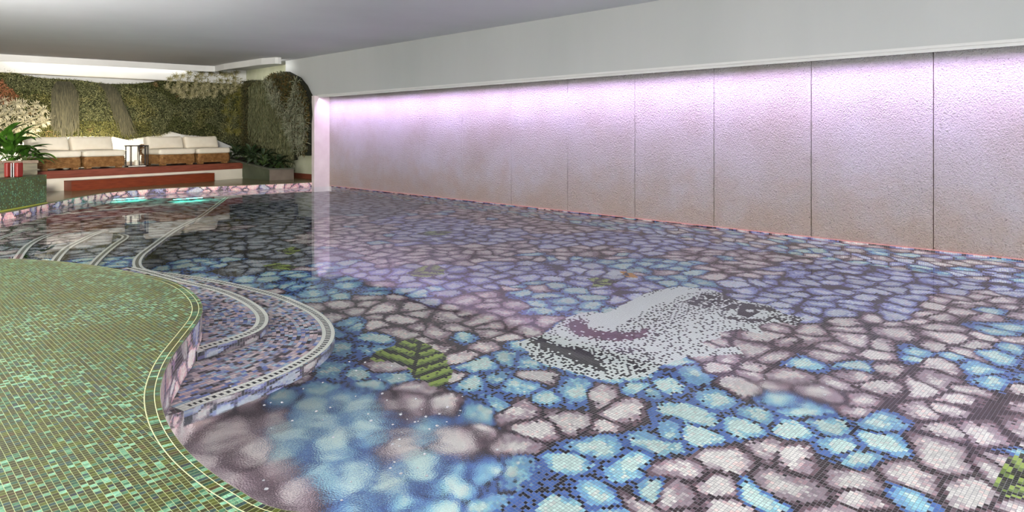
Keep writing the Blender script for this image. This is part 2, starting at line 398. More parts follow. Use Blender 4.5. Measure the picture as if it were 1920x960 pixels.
def U(pts, ox=0, oy=0, s=1): return [under(ox + x / s, oy + y / s, -DEPTH) for x, y in pts]
face_px = [(140, 425), (290, 385), (440, 280), (540, 255), (650, 262), (700, 235), (830, 170), (900, 140), (1060, 110), (1250, 130), (1390, 190), (1560, 215), (1640, 260), (1770, 290), (1720, 330),
           (1600, 310), (1500, 330), (1540, 385), (1400, 350), (1280, 370), (1300, 400), (1180, 425), (1250, 460), (1400, 450), (1420, 490), (1250, 500), (1100, 510), (960, 560), (880, 620), (700, 630), (620, 640),
           (450, 590), (340, 560), (230, 520), (210, 480)]
FACE = U(face_px, 920, 500, 3)
LIPS = U([(425, 300), (510, 295), (560, 352), (700, 368), (830, 362), (900, 345), (860, 392), (760, 420), (620, 412), (480, 382), (420, 340)], 920, 500, 3)
SHAD = U([(215, 415), (270, 398), (420, 450), (560, 475), (640, 560), (600, 585), (430, 505), (290, 455)], 920, 500, 3)
CLEAR = U([(545, 275), (700, 240), (830, 178), (1060, 115), (1150, 135), (900, 225), (760, 310), (700, 345), (560, 335)], 920, 500, 3)
BROW = U([(1080, 200), (1180, 150), (1290, 145), (1400, 190), (1360, 212), (1200, 235)], 920, 500, 3)
EYE_O = U([(1285, 238), (1340, 212), (1420, 202), (1560, 222), (1650, 262), (1560, 248), (1420, 226), (1320, 250)], 920, 500, 3)
EYE_W = U([(1395, 228), (1490, 230), (1510, 262), (1450, 288), (1385, 268)], 920, 500, 3)
EYE_L = U([(1288, 246), (1335, 272), (1440, 294), (1540, 292), (1620, 272), (1550, 314), (1420, 316), (1305, 286)], 920, 500, 3)
EYE_S = U([(1300, 246), (1420, 226), (1600, 258), (1540, 290), (1440, 292), (1330, 268)], 920, 500, 3)
EYE_G = U([(1436, 240), (1478, 240), (1482, 254), (1436, 254)], 920, 500, 3)
LASH = U([(1560, 262), (1760, 270), (1740, 330), (1640, 320)], 920, 500, 3)
SHADE2 = U([(880, 250), (1080, 180), (1330, 150), (1300, 240), (1100, 300), (900, 420), (760, 400), (720, 320)], 920, 500, 3)
CHIN = U([(420, 450), (600, 440), (1000, 480), (960, 560), (700, 640), (400, 590), (220, 500), (230, 440)], 920, 500, 3)
BAY = np.array([[0, 8, 2, 10], [12, 4, 14, 6], [3, 11, 1, 9], [15, 7, 13, 5]]) / 16.
LEAF_D = []
def leaf(poly, p0, p1, period=.085, k=.9):
    LEAF_D.append((poly, p0, p1, period, k))
s6 = 1509 / 220
leaf(U([(100, 470), (200, 390), (390, 340), (480, 280), (640, 225), (800, 300), (940, 375), (1060, 430), (1090, 560), (1150, 650), (1140, 740), (1050, 840), (980, 880), (860, 860), (780, 780), (640, 750),
        (620, 690), (610, 640), (560, 600), (430, 560), (330, 520), (180, 550), (110, 500)], 680, 600, s6), U([(640, 760)], 680, 600, s6)[0], U([(740, 260)], 680, 600, s6)[0], .17, .75)
leaf(U([(762, 512), (790, 500), (815, 496), (835, 503), (832, 514), (800, 520), (775, 518)]), under(762, 514, -DEPTH), under(835, 503, -DEPTH), .22)
leaf(U([(1100, 522), (1120, 520), (1160, 528), (1140, 535), (1108, 540), (1112, 530)]), under(1105, 531, -DEPTH), under(1160, 528, -DEPTH), .2)
leaf(U([(493, 498), (520, 493), (560, 500), (545, 506), (505, 504)]), under(493, 501, -DEPTH), under(560, 500, -DEPTH), .25)
leaf(U([(520, 470), (550, 462), (566, 468), (545, 478)]), under(520, 474, -DEPTH), under(566, 466, -DEPTH), .25)
leaf(U([(780, 438), (805, 433), (850, 434), (835, 440), (800, 442)]), under(780, 440, -DEPTH), under(850, 434, -DEPTH), .3)
leaf(U([(1860, 905), (1885, 860), (1960, 840), (1990, 890), (1930, 935), (1880, 930)]), under(1862, 925, -DEPTH), under(1980, 850, -DEPTH), .13)
BUG = [(U([(1133, 514), (1150, 508), (1168, 510), (1170, 514), (1150, 517)]), (214, 218, 222)), (U([(1162, 509), (1180, 509), (1192, 516), (1198, 521), (1176, 520)]), (206, 140, 30)),
       (U([(1176, 504), (1190, 504), (1188, 512), (1176, 511)]), (150, 170, 172)), (U([(1168, 512), (1176, 511), (1180, 518), (1172, 517)]), (50, 36, 36))]

def floor_color(x, y):
    c = petals(x, y, floor_group)
    i0 = np.floor(x / TILE).astype(int); j0 = np.floor(y / TILE).astype(int)
    r = hash2(i0, j0, 77)
    for poly, p0, p1, per, k in LEAF_D:
        m = inside(poly, x, y)
        if not m.any(): continue
        ax = np.array(p1) - np.array(p0); ln = np.hypot(*ax); ax /= ln; nx = np.array([-ax[1], ax[0]])
        u = (x - p0[0]) * ax[0] + (y - p0[1]) * ax[1]; v = (x - p0[0]) * nx[0] + (y - p0[1]) * nx[1]
        ph = (u + k * -np.abs(v)) / per + .15 * (r - .5); fr = ph - np.floor(ph)
        dark = (fr < .34) | (np.abs(v) < TILE * .8)
        light = fr > .6
        c[m & dark] = s2l((40, 40, 20)); c[m & ~dark & light] = s2l((150, 168, 74)); c[m & ~dark & ~light] = s2l((104, 122, 50))
        sp = m & (r > .9); c[sp] = s2l((58, 62, 28))
    for poly, col in BUG:
        m = inside(poly, x, y); c[m] = s2l(col)
    m = inside(FACE, x, y)
    # dots on a checker so that no two touch while they are sparse
    bi = i0 // 2; bj = j0 // 2; pick = (hash2(bi, bj, 81) * 4).astype(int); own = (i0 % 2) * 2 + (j0 % 2) == pick
    thr = np.where(own, .25 * hash2(bi, bj, 82), .25 + .75 * r)
    jx_ = x; jy_ = y
    ln = vnoise(x * 3.1, y * 3.1, 90)
    den = .1 + .12 * ln
    den = np.where(inside(SHADE2, x, y), .30, den)
    den = np.where(inside(CHIN, x, y), .28 + .2 * ln, den)
    den = np.where(inside(CLEAR, x, y), 0, den)
    den = np.where(inside(BROW, x, y), .78, den)
    den = np.where(inside(LASH, x, y), .6, den)
    den = np.where(inside(EYE_S, x, y), .12, den); den = np.where(inside(EYE_L, x, y), .7, den); den = np.where(inside(EYE_O, x, y), .93, den); den = np.where(inside(EYE_W, x, y), .99, den); den = np.where(inside(EYE_G, x, y), 0, den)
    x0_, y0_ = x, y
    x = x + (hash2(i0, j0, 83) - .5) * TILE * 3.2; y = y + (hash2(i0, j0, 84) - .5) * TILE * 3.2
    den = np.where(inside(SHAD, x, y), .99, den)
    lp = inside(LIPS, x, y); den = np.where(lp, .95, den)
    dot = thr < den
    W = np.array(s2l((228, 230, 224))); K = np.array(s2l((30, 24, 26))); R = np.array(s2l((74, 30, 48)))
    c[m & ~dot] = W; c[m & dot] = K; c[m & dot & lp] = R
    return c

def tile_mesh(name, X, Y, Z, cols, UVs, m, parent=None, mask=None):
    """X, Y, Z: (n+1, k+1) vertex grids; cols: (n, k, 3) one colour per tile"""
    n, k = cols.shape[:2]
    V = np.stack([X, Y, Z], -1).reshape(-1, 3)
    a = (np.arange(n)[:, None] * (k + 1) + np.arange(k)[None, :])
    Fq = np.stack([a, a + k + 1, a + k + 2, a + 1], -1).reshape(-1, 4)
    C = cols.reshape(-1, 3)
    if mask is not None:
        mm = mask.reshape(-1); Fq = Fq[mm]; C = C[mm]
        used = np.zeros(len(V), bool); used[Fq.ravel()] = True
        idx = np.cumsum(used) - 1; V = V[used]; uvv = UVs.reshape(-1, 2)[used]; Fq = idx[Fq]
    else: uvv = UVs.reshape(-1, 2)
    me = bpy.data.meshes.new(name)
    nf = len(Fq)
    me.vertices.add(len(V)); me.vertices.foreach_set('co', V.astype(np.float32).ravel())
    me.loops.add(nf * 4); me.loops.foreach_set('vertex_index', Fq.astype(np.int32).ravel())
    me.polygons.add(nf); me.polygons.foreach_set('loop_start', np.arange(0, nf * 4, 4, dtype=np.int32))
    me.update(calc_edges=True)
    uv = me.uv_layers.new(name='UVMap'); uv.data.foreach_set('uv', uvv[Fq.ravel()].astype(np.float32).ravel())
    at_ = me.attributes.new('tile', 'FLOAT_COLOR', 'CORNER')
    cc = np.c_[C, np.ones(len(C))]
    at_.data.foreach_set('color', np.repeat(cc, 4, 0).astype(np.float32).ravel())
    me.materials.append(m)
    return link(bpy.data.objects.new(name, me), parent)
def grid_sheet(name, x0, x1, y0, y1, z, colf, m, parent=None, poly=None, pad=None):
    ii = np.arange(math.floor(x0 / TILE), math.ceil(x1 / TILE) + 1); jj = np.arange(math.floor(y0 / TILE), math.ceil(y1 / TILE) + 1)
    X, Y = np.meshgrid(ii * TILE, jj * TILE, indexing='ij')
    Xc = X[:-1, :-1] + TILE / 2; Yc = Y[:-1, :-1] + TILE / 2
    msk = inside(poly, Xc, Yc) if poly is not None else None
    cols = np.zeros(Xc.shape + (3,))
    if msk is None: cols = colf(Xc, Yc)
    else: cols[msk] = colf(Xc[msk], Yc[msk])
    UVs = np.stack([X / TILE, Y / TILE], -1)
    # faces must look up: swap the order
    return tile_mesh(name, X, Y, np.full(X.shape, z), cols, UVs, m, parent, msk)
def strip_flat(name, C, offs, z, colf, m, parent=None, vscale=1.0, ulen=TILE):
    """rows of tiles that follow a plan curve; offs = offsets along the left normal"""
    N = normals(C); n = len(C)
    O = np.array(offs)
    X = C[:, 0][:, None] + N[:, 0][:, None] * O[None, :]; Y = C[:, 1][:, None] + N[:, 1][:, None] * O[None, :]
    i, j = np.meshgrid(np.arange(n - 1), np.arange(len(O) - 1), indexing='ij')
    cols = colf(i, j)
    I, J = np.meshgrid(np.arange(n), np.arange(len(O)), indexing='ij')
    return tile_mesh(name, X, Y, np.full(X.shape, z), cols, np.stack([I, J], -1).astype(float), m, parent)
def strip_up(name, C, z0, z1, colf, m, parent=None):
    rows = max(1, int(round((z1 - z0) / TILE)))
    Zr = np.linspace(z1, z0, rows + 1)
    n = len(C)
    X = np.repeat(C[:, 0][:, None], rows + 1, 1); Y = np.repeat(C[:, 1][:, None], rows + 1, 1); Z = np.repeat(Zr[None, :], n, 0)
    s = np.arange(n - 1) * TILE
    S, ZZ = np.meshgrid(s + TILE / 2, Zr[:-1] - TILE / 2, indexing='ij')
    cols = colf(S, ZZ)
    I, J = np.meshgrid(np.arange(n), np.arange(rows + 1), indexing='ij')
    return tile_mesh(name, X, Y, Z, cols, np.stack([I, J], -1).astype(float), m, parent)

# ------------------------------------------------------------------ pool
pool = empty('swimming_pool', (5, 7, -DEPTH)); pool.location = (0, 0, 0)
tag(pool, 'indoor pool basin lined with flower mosaic in blue, mauve and grey glass tiles', 'pool')
grid_sheet('pool_floor', -6, XW - .01, -4, 17, -DEPTH, floor_color, M_mos, pool, POOL)

def band_group(px, py, h): return np.where(h > .82, L_, P_)
def near_group(px, py, h): return np.where(h > .85, L_, np.where(h > .7, M_, P_))
strip_up('pool_wall', FAR, -DEPTH, ZD - .012, lambda s, z: petals(s + 40, z * 1.3, band_group, .26, 3), M_mos_band, pool)
strip_up('pool_wall', NEAR, -DEPTH, ZD - .012, lambda s, z: petals(s + 80, z * .8, near_group, .24, 5), M_mos_band, pool)
# basin wall under the textured wall, a finger above the water
CR = np.c_[np.full(int(20.4 / TILE), 415 * TILE), np.linspace(16.4, -4, int(20.4 / TILE))]
strip_up('pool_wall', CR, -DEPTH, .02, lambda s, z: petals(s + 10, z, lambda a, b, h: np.where(h > .75, B_, np.where(h > .4, M_, L_)), .25, 7), M_mos, pool)
# pink line at the waterline
bm = bmesh.new(); add_box(bm, XW - .02, XW - .0, -4, 16.4, .014, .024)
obj('waterline_trim', bm, mat('salmon_tile', (204, 142, 134), .35)[0], pool)

# steps under water ---------------------------------------------------------
def ring_colors(seed, pA):
    base = pal((172, 152, 164), (140, 150, 184), (120, 110, 124), (196, 172, 176), (70, 54, 60), (98, 112, 172), (40, 30, 38), (156, 180, 196), (190, 158, 158), (210, 190, 186))
    def f(i, j):
        off = (hash2(j, j * 0 + 3, seed) * 3).astype(int)
        q = (i + off) // 2
        k = (hash2(q, j, seed + 5) * len(base)).astype(int)
        c = base[k] * 1.2 * (1 + .25 * (hash2(q, j, seed + 9) - .5))[..., None]
        return c
    return f
def border_colors(i, j):
    c = np.zeros(i.shape + (3,)); c[:] = s2l((244, 240, 228))
    mid = (j >= 1) & (j <= 1)
    c[mid & (i % 2 == 0)] = s2l((34, 28, 28))
    return c
def plain_border(i, j):
    c = np.zeros(i.shape + (3,)); c[:] = s2l((226, 224, 216)); c[j == 1] = s2l((120, 118, 112))
    return c
def step(name, pts, z, closure, rows=0, bordf=border_colors, sm=8, seed=0, side=1, frm=None):
    C = smooth_curve(resample(pts, TILE), sm)
    i0_ = 0 if frm is None else int(np.argmin(np.hypot(C[:, 0] - frm[0], C[:, 1] - frm[1])))
    if frm is not None:
        b0f = bordf; bordf = lambda i, j: np.where((i < i0_)[..., None], plain_border(i, j), b0f(i, j))
    poly = [tuple(p) for p in C[::4]] + [tuple(C[-1])] + closure
    P = np.array(poly)
    st = grid_sheet(name, P[:, 0].min(), P[:, 0].max(), P[:, 1].min(), P[:, 1].max(), z,
               lambda x, y: petals(x, y, floor_group, .27, 0), M_mos, pool, poly)
    bw = .034 * side
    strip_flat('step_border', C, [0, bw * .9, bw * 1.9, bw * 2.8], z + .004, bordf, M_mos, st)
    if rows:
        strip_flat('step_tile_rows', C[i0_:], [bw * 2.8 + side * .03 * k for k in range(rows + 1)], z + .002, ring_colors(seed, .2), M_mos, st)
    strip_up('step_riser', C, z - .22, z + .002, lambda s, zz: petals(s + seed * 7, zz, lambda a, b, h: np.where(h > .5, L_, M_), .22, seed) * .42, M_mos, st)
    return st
zD, zE, zA, zB, zC_ = -.40, -.20, -.13, -.22, -.31
def UZ(px, z): return [under(x, y, z) for x, y in px]
D_px = [(383, 405), (358, 418), (333, 432), (312, 447), (291, 463), (275, 475), (266, 487), (266, 496), (275, 505), (312, 511), (365, 518), (415, 526), (465, 537), (510, 548), (545, 559), (595, 582),
        (621, 604), (629, 625), (622, 645), (600, 665), (568, 685), (530, 703), (490, 720), (450, 735), (410, 748), (375, 760), (345, 772)]
ptsD = [at(430, 356, ZD)] + UZ(D_px, zD)
step('step', ptsD, zD, [(.8, 4.0), (-6, 5), (-6, 12), tuple(FAR[60] + (0, .3))] + [tuple(p + np.array([0, .15])) for p in FAR[80:len(FAR) - 220:20]], rows=17, seed=1, side=-1, frm=under(312, 511, zD))
E_px = [(250, 500), (300, 512), (347, 525), (415, 541), (465, 560), (497, 582), (505, 602), (488, 622), (452, 635), (425, 643), (397, 651), (370, 660)]
step('step', UZ(E_px, zE), zE, [(.6, 4.9), (.2, 7)], rows=14, seed=2, side=-1)
for px, z in (([(232, 439), (242, 441), (240, 447), (225, 457), (204, 474), (183, 496), (176, 515)], zC_), ([(205, 432), (185, 438), (158, 451), (133, 465), (113, 488), (104, 515)], zB),
              ([(150, 428), (117, 434.5), (92, 442.5), (62, 459), (42, 485), (30, 515)], zA), ([(70, 428), (45, 434), (0, 449), (-50, 475), (-70, 515)], zA + .06)):
    P0 = UZ(px, z)
    top = [tuple(np.array(P0[0]) + np.array([-.5, 2.2]))] if z != zC_ else []
    step('step', P0 if z != zC_ else P0, z, [(-.5, 7.5), (-6, 9), (-6, 13.2)] + ([tuple(np.array(P0[0]) + np.array([-1.2, .9]))] if z == zC_ else [tuple(np.array(P0[0]) + np.array([-.9, 1.2]))]), bordf=plain_border, seed=3, side=-1, sm=4)

# water ----------------------------------------------------------------------
def water_mat():
    m = bpy.data.materials.new('pool_water'); m.use_nodes = True; nt = m.node_tree; nt.nodes.clear()
    out = nd(nt, 'ShaderNodeOutputMaterial'); g = nd(nt, 'ShaderNodeBsdfGlass'); g.inputs['IOR'].default_value = IOR; g.inputs['Roughness'].default_value = 0
    g.inputs['Color'].default_value = (.95, .985, 1, 1)
    tc = nd(nt, 'ShaderNodeTexCoord')
    n = nd(nt, 'ShaderNodeTexNoise'); n.inputs['Scale'].default_value = 1.6; n.inputs['Detail'].default_value = 2
    nt.links.new(tc.outputs['Object'], n.inputs['Vector'])
    b = nd(nt, 'ShaderNodeBump'); b.inputs['Strength'].default_value = 1; b.inputs['Distance'].default_value = .0012
    nt.links.new(n.outputs['Fac'], b.inputs['Height'])
    # water stirred by an inlet near the deck
    jx, jy = at(600, 850, 0)
    d = nd(nt, 'ShaderNodeVectorMath', operation='DISTANCE'); nt.links.new(tc.outputs['Object'], d.inputs[0]); d.inputs[1].default_value = (jx, jy, 0)
    mr = nd(nt, 'ShaderNodeMapRange'); mr.interpolation_type = 'SMOOTHSTEP'; nt.links.new(d.outputs['Value'], mr.inputs[0]); mr.inputs[1].default_value = .3; mr.inputs[2].default_value = 1.05
    mr.inputs[3].default_value = 1; mr.inputs[4].default_value = 0
    jx2, jy2 = at(1490, 738, 0)
    d2 = nd(nt, 'ShaderNodeVectorMath', operation='DISTANCE'); nt.links.new(tc.outputs['Object'], d2.inputs[0]); d2.inputs[1].default_value = (jx2, jy2, 0)
    mr2 = nd(nt, 'ShaderNodeMapRange'); mr2.interpolation_type = 'SMOOTHSTEP'; nt.links.new(d2.outputs['Value'], mr2.inputs[0]); mr2.inputs[1].default_value = .05; mr2.inputs[2].default_value = .42
    mr2.inputs[3].default_value = .4; mr2.inputs[4].default_value = 0
    mxx = nd(nt, 'ShaderNodeMath', operation='MAXIMUM'); nt.links.new(mr.outputs[0], mxx.inputs[0]); nt.links.new(mr2.outputs[0], mxx.inputs[1])
    prev = b
    for sc_, dt, dst in ((5, 1, .011), (120, 2, .0009)):
        n2 = nd(nt, 'ShaderNodeTexNoise'); n2.inputs['Scale'].default_value = sc_; n2.inputs['Detail'].default_value = dt
        nt.links.new(tc.outputs['Object'], n2.inputs['Vector'])
        mu = nd(nt, 'ShaderNodeMath', operation='MULTIPLY'); nt.links.new(n2.outputs['Fac'], mu.inputs[0]); nt.links.new(mxx.outputs[0], mu.inputs[1])
        b2 = nd(nt, 'ShaderNodeBump'); b2.inputs['Strength'].default_value = 1; b2.inputs['Distance'].default_value = dst
        nt.links.new(mu.outputs[0], b2.inputs['Height']); nt.links.new(prev.outputs[0], b2.inputs['Normal']); prev = b2
    nt.links.new(prev.outputs[0], g.inputs['Normal'])
    rf = nd(nt, 'ShaderNodeBsdfRefraction'); rf.inputs['IOR'].default_value = IOR; rf.inputs['Roughness'].default_value = 0; rf.inputs['Color'].default_value = (.95, .985, 1, 1)
    nt.links.new(prev.outputs[0], rf.inputs['Normal'])
    mx_ = nd(nt, 'ShaderNodeMixShader'); mx_.inputs[0].default_value = .3; nt.links.new(g.outputs[0], mx_.inputs[1]); nt.links.new(rf.outputs[0], mx_.inputs[2])
    nt.links.new(mx_.outputs[0], out.inputs[0])
    return m
bm = bmesh.new(); wp = POOL
vs = [bm.verts.new((x, y, 0)) for x, y in wp]; f = bm.faces.new(vs); bm.normal_update()
if f.normal.z < 0: f.normal_flip()
bmesh.ops.triangulate(bm, faces=bm.faces[:])
water = obj('pool_water', bm, water_mat()); tag(water, 'clear still water filling the mosaic pool up to the textured wall', 'water', kind='stuff')

# bubbles floating on the stirred patches
bm = bmesh.new(); rb_ = random.Random(5)
for (cx_, cy_, sx_, sy_, n_) in ((770, 790, 45, 45, 26), (680, 800, 90, 50, 18), (620, 720, 110, 30, 16), (1480, 700, 70, 25, 26), (560, 900, 80, 40, 8)):
    for _ in range(n_):
        bx, by = at(cx_ + rb_.gauss(0, sx_), cy_ + rb_.gauss(0, sy_), 0); rr = rb_.uniform(.003, .009)
        if by < 1.2 or not inside(POOL, np.array([bx]), np.array([by]))[0]: continue
        g_ = bmesh.ops.create_uvsphere(bm, u_segments=10, v_segments=6, radius=rr)
        for v in g_['verts']: v.co = Vector((v.co.x + bx, v.co.y + by, max(v.co.z * .6, -.001) + .0015))
mb_, nb_, pb_ = mat('bubble_film', (236, 236, 240), .08, .8); pb_.inputs['Transmission Weight'].default_value = .75; pb_.inputs['IOR'].default_value = 1.2
tag(obj('water_bubbles', bm, mb_, None, True), 'scatter of tiny clear bubbles floating on the stirred water near the deck', 'bubbles', kind='stuff')

# ------------------------------------------------------------------ decks
bm = bmesh.new(); poly = [tuple(p) for p in NEAR[::3]] + [(2.15, -6), (-8, -6), (-8, 10.6)]
add_prism(bm, poly, ZD - .012, ZD)
floor = obj('floor', bm, M_green); tag(floor, kind='structure')
# two rows of tiles that follow the edge
strip_flat('edge_tile_row', NEAR, [0.002, -TILE, -TILE * 2.9], ZD + .0015, lambda i, j: np.ones(i.shape + (3,)), M_green_uv, floor)
CL = NEAR[::1]
bm = bmesh.new()
N_ = normals(CL)
for off in (TILE * 1.0, TILE * 2.95):
    A = CL - N_ * off; Bq = CL - N_ * (off + .0028)
    va = [bm.verts.new((x, y, ZD + .0025)) for x, y in A]; vb = [bm.verts.new((x, y, ZD + .0025)) for x, y in Bq]
    for i in range(len(A) - 1): bm.faces.new((va[i], va[i + 1], vb[i + 1], vb[i]))
obj('edge_joint', bm, mat('pale_joint', (222, 220, 170), .6)[0], floor)
# drop of the deck below so that nothing is hollow
bm = bmesh.new(); add_prism(bm, [tuple(p - q * .03) for p, q in zip(NEAR[::6], normals(NEAR)[::6])] + [(2.1, -6), (-8, -6), (-8, 10.6)], -DEPTH - .1, ZD - .013)
tag(obj('floor', bm, M_dark), kind='structure')

bm = bmesh.new(); poly = [tuple(p) for p in FAR[::3]] + [(9.0, 16.62), (XB, 16.62), (XB, YB), (-8, YB), (-8, 11.4)]
add_prism(bm, poly, ZD - .012, ZD)
bf = obj('floor', bm, M_backfloor); tag(bf, kind='structure')
strip_flat('edge_tile_row', FAR, [0, TILE * 1.5], ZD + .002, lambda i, j: np.ones(i.shape + (3,)), M_green_uv, bf)

# ------------------------------------------------------------------ shell
joints = [2 * 0]
jp = [1750, 1521, 1338.5, 1190, 1064, 958.5, 867.5, 789, 721, 660]
JY = [colX(p, XW)[0] for p in jp]
gap = sum(JY[i + 1] - JY[i] for i in range(len(JY) - 1)) / (len(JY) - 1)
ys = [YJ + .05] + sorted(JY, reverse=True)
while ys[-1] > -5: ys.append(ys[-1] - gap)
bm = bmesh.new()
for a, b_ in zip(ys[:-1], ys[1:]):
    add_box(bm, XW, XW + .05, b_ + .005, a - .005, -.0, ZC, bev=.004)
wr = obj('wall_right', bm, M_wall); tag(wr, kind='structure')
bm = bmesh.new(); add_box(bm, XW + .03, XW + .3, -5, YJ - .01, -.0, ZC)
obj('joint_backing', bm, mat('brown_joint', (110, 78, 72), .9)[0], wr)  # brown backing that shows in the panel joints
# jamb
bm = bmesh.new(); add_box(bm, 8.86, XW + .2, YJ, YJ + .14, -DEPTH, ZS, bev=.004)
tag(obj('trim_1', bm, noisy('white_stone_jamb', [(.3, (222, 208, 206)), (.7, (236, 226, 222))], 3, .6, .05, 40)), kind='structure')
# bulkhead
bm = bmesh.new(); add_box(bm, XS, XW + .3, -5, 18.3, ZS, ZC + .1, bev=.004)
tag(obj('wall_bulkhead', bm, M_soff), kind='structure')
bm = bmesh.new(); add_box(bm, XS - .004, XS + .02, -5, YJ, ZS - .012, ZS + .022)
tag(obj('trim_2', bm, M_white), kind='structure')
# side wall beyond the jamb
bm = bmesh.new(); add_box(bm, XB, XB + .2, YJ + .1, YB + .2, 0, ZC)
tag(obj('wall_side', bm, M_sage), kind='structure')
bm = bmesh.new(); add_box(bm, XB - .015, XB, YJ + .14, 19.2, ZD, ZD + .14)
tag(obj('baseboard_right', bm, M_darkwood), kind='structure')
# back wall
bm = bmesh.new(); add_box(bm, -8, XB + .2, YB, YB + .2, 0, ZC)
tag(obj('wall_back', bm, M_white), kind='structure')
bm = bmesh.new(); add_box(bm, -8, XB - .001, YB - .35, YB, 2.97, ZC, bev=.03)
tag(obj('trim_3', bm, M_white), kind='structure')
# ceiling
bm = bmesh.new(); add_box(bm, -8, XB + .3, -6, YB + .2, ZC, ZC + .1)
tag(obj('ceiling', bm, M_ceil), kind='structure')
# fascia that hangs below the ceiling and turns towards the bulkhead
fa = [(-8, 22.0)] + [at(x, 2 * HY - y, EYE - (ZC - EYE)) for x, y in ()]
def upat(px, py, z):
    zc = F * (z - EYE) / (HY - py); return world((px - CX) / F * zc, zc)
fa = [(-8, 22.1), upat(0, 101.5, ZC), upat(200, 112.5, ZC), upat(385, 123.3, ZC), (8.1, 21.15), upat(420, 119.8, ZC), upat(490, 109.3, ZC), (8.28, 17.72), (8.31, 17.6), (8.38, 17.55), (8.46, 17.55)]
C = np.array(fa)
def fascia(C, t, z0, z1):
    bm = bmesh.new(); N = normals(C)
    A = [bm.verts.new((x, y, z0)) for x, y in C]; B = [bm.verts.new((x, y, z1)) for x, y in C]
    D = C + N * t
    A2 = [bm.verts.new((x, y, z0)) for x, y in D]; B2 = [bm.verts.new((x, y, z1)) for x, y in D]
    n = len(C)
    for i in range(n - 1):
        bm.faces.new((A[i], A[i + 1], B[i + 1], B[i])); bm.faces.new((A2[i + 1], A2[i], B2[i], B2[i + 1])); bm.faces.new((A[i + 1], A[i], A2[i], A2[i + 1])); bm.faces.new((B[i], B[i + 1], B2[i + 1], B2[i]))
    bm.faces.new((A[0], B[0], B2[0], A2[0])); bm.faces.new((A[-1], A2[-1], B2[-1], B[-1]))
    bmesh.ops.recalc_face_normals(bm, faces=bm.faces[:])
    return bm
tag(obj('trim_4', fascia(C, .04, ZC - .17, ZC), M_white), kind='structure')

# ------------------------------------------------------------------ platform
PA = np.array(at(86.5, 359.6, ZD)); PB = np.array(at(455, 334.5, ZD))
e = PB - PA; PL = float(np.hypot(*e)); e = e / PL; ANG = math.atan2(e[1], e[0]); nb = np.array([-e[1], e[0]])
ZP = .576
def loc(s, d): p = PA + e * s + nb * d; return (float(p[0]), float(p[1]))
def solve_s(px, d):
    """distance along the platform front at which image column px meets the line d behind it"""
    t = (px - CX) / F; r = np.array([RT[0] * t + FW[0], RT[1] * t + FW[1]])
    o = PA + nb * d
    den = r[0] * e[1] - r[1] * e[0]
    k = (o[0] * e[1] - o[1] * e[0]) / den
    return float((r * k - o) @ e), float(k)
plat = empty('seating_platform', (*loc(0, 0), ZD), ANG)
tag(plat, 'raised seating platform with brown hardwood edge over a cream base', 'platform')
D_ = 2.35
bm = bmesh.new()
w = .145; s = -.55
while s < PL - .01:
    s1 = min(s + w - .006, PL); add_box(bm, s, s1, .0, (YB - .03 - loc(s1, 0)[1]) / math.cos(ANG), ZP - ZD - .028, ZP - ZD, bev=.003); s += w
obj('decking', bm, M_plank, plat)
bm = bmesh.new()
for a, b_ in ((-.55, 1.9), (1.904, PL + .01)): add_box(bm, a, b_, -.022, .0, ZP - ZD - .17, ZP - ZD - .004, bev=.003)
obj('edge_board', bm, M_darkwood, plat)
bm = bmesh.new(); add_box(bm, -.55, PL, .004, 2.2, 0, ZP - ZD - .03); obj('base', bm, M_cream, plat)
bm = bmesh.new(); add_box(bm, -.55, PL, -.012, .003, 0, .045, bev=.003); obj('base_moulding', bm, M_cream, plat)
s0, _ = solve_s(134, -.32); s1, _ = solve_s(402, -.32)
stp = empty('wooden_step', (*loc(s0, -.32), ZD), ANG); tag(stp, 'long low red hardwood box step in front of the cream platform base', 'step')
bm = bmesh.new(); add_box(bm, 0, s1 - s0, 0, .022, 0, .2, bev=.003); obj('front_board', bm, M_redwood, stp)
for a_ in (0, s1 - s0 - .02):
    bm = bmesh.new(); add_box(bm, a_, a_ + .02, .023, .3, 0, .2); obj('end_board', bm, M_darkwood, stp)
bm = bmesh.new(); add_box(bm, -.004, s1 - s0 + .004, -.004, .3, .201, .222, bev=.003); obj('step_tread', bm, M_redwood, stp)

# ------------------------------------------------------------------ sofa modules
def rbox(w, d, h, r, puff=0, n=14, skew=0):
    bm = bmesh.new(); bmesh.ops.create_cube(bm, size=2)
    bmesh.ops.subdivide_edges(bm, edges=bm.edges[:], cuts=n, use_grid_fill=True)
    hw, hd, hh = w / 2, d / 2, h / 2
    for v in bm.verts:
        c = v.co
        # pack the rows towards the edges
        p = Vector([math.copysign(abs(t) ** .7, t) for t in c]); q = Vector((p.x * hw, p.y * hd, p.z * hh))
        core = Vector((max(-hw + r, min(hw - r, q.x)), max(-hd + r, min(hd - r, q.y)), max(-hh + r, min(hh - r, q.z))))
        dv = q - core
        q = core + dv.normalized() * r if dv.length > 1e-6 else q
        u = 1 - (q.x / hw) ** 2; vv = 1 - (q.y / hd) ** 2; ww = 1 - (q.z / hh) ** 2
        q.z += puff * max(u, 0) * max(vv, 0) * (1 if q.z > 0 else -.3)
        q.x *= 1 - .02 * (1 - ww)
        v.co = q
    return bm
M_rattan = noisy('honey_rattan', [(.25, (104, 70, 36)), (.5, (146, 104, 60)), (.8, (184, 144, 94))], 10, .5, .3, 60)
M_rattan_d = mat('dark_rattan_core', (70, 42, 18), .8)[0]  # dark brown of the core behind the strands
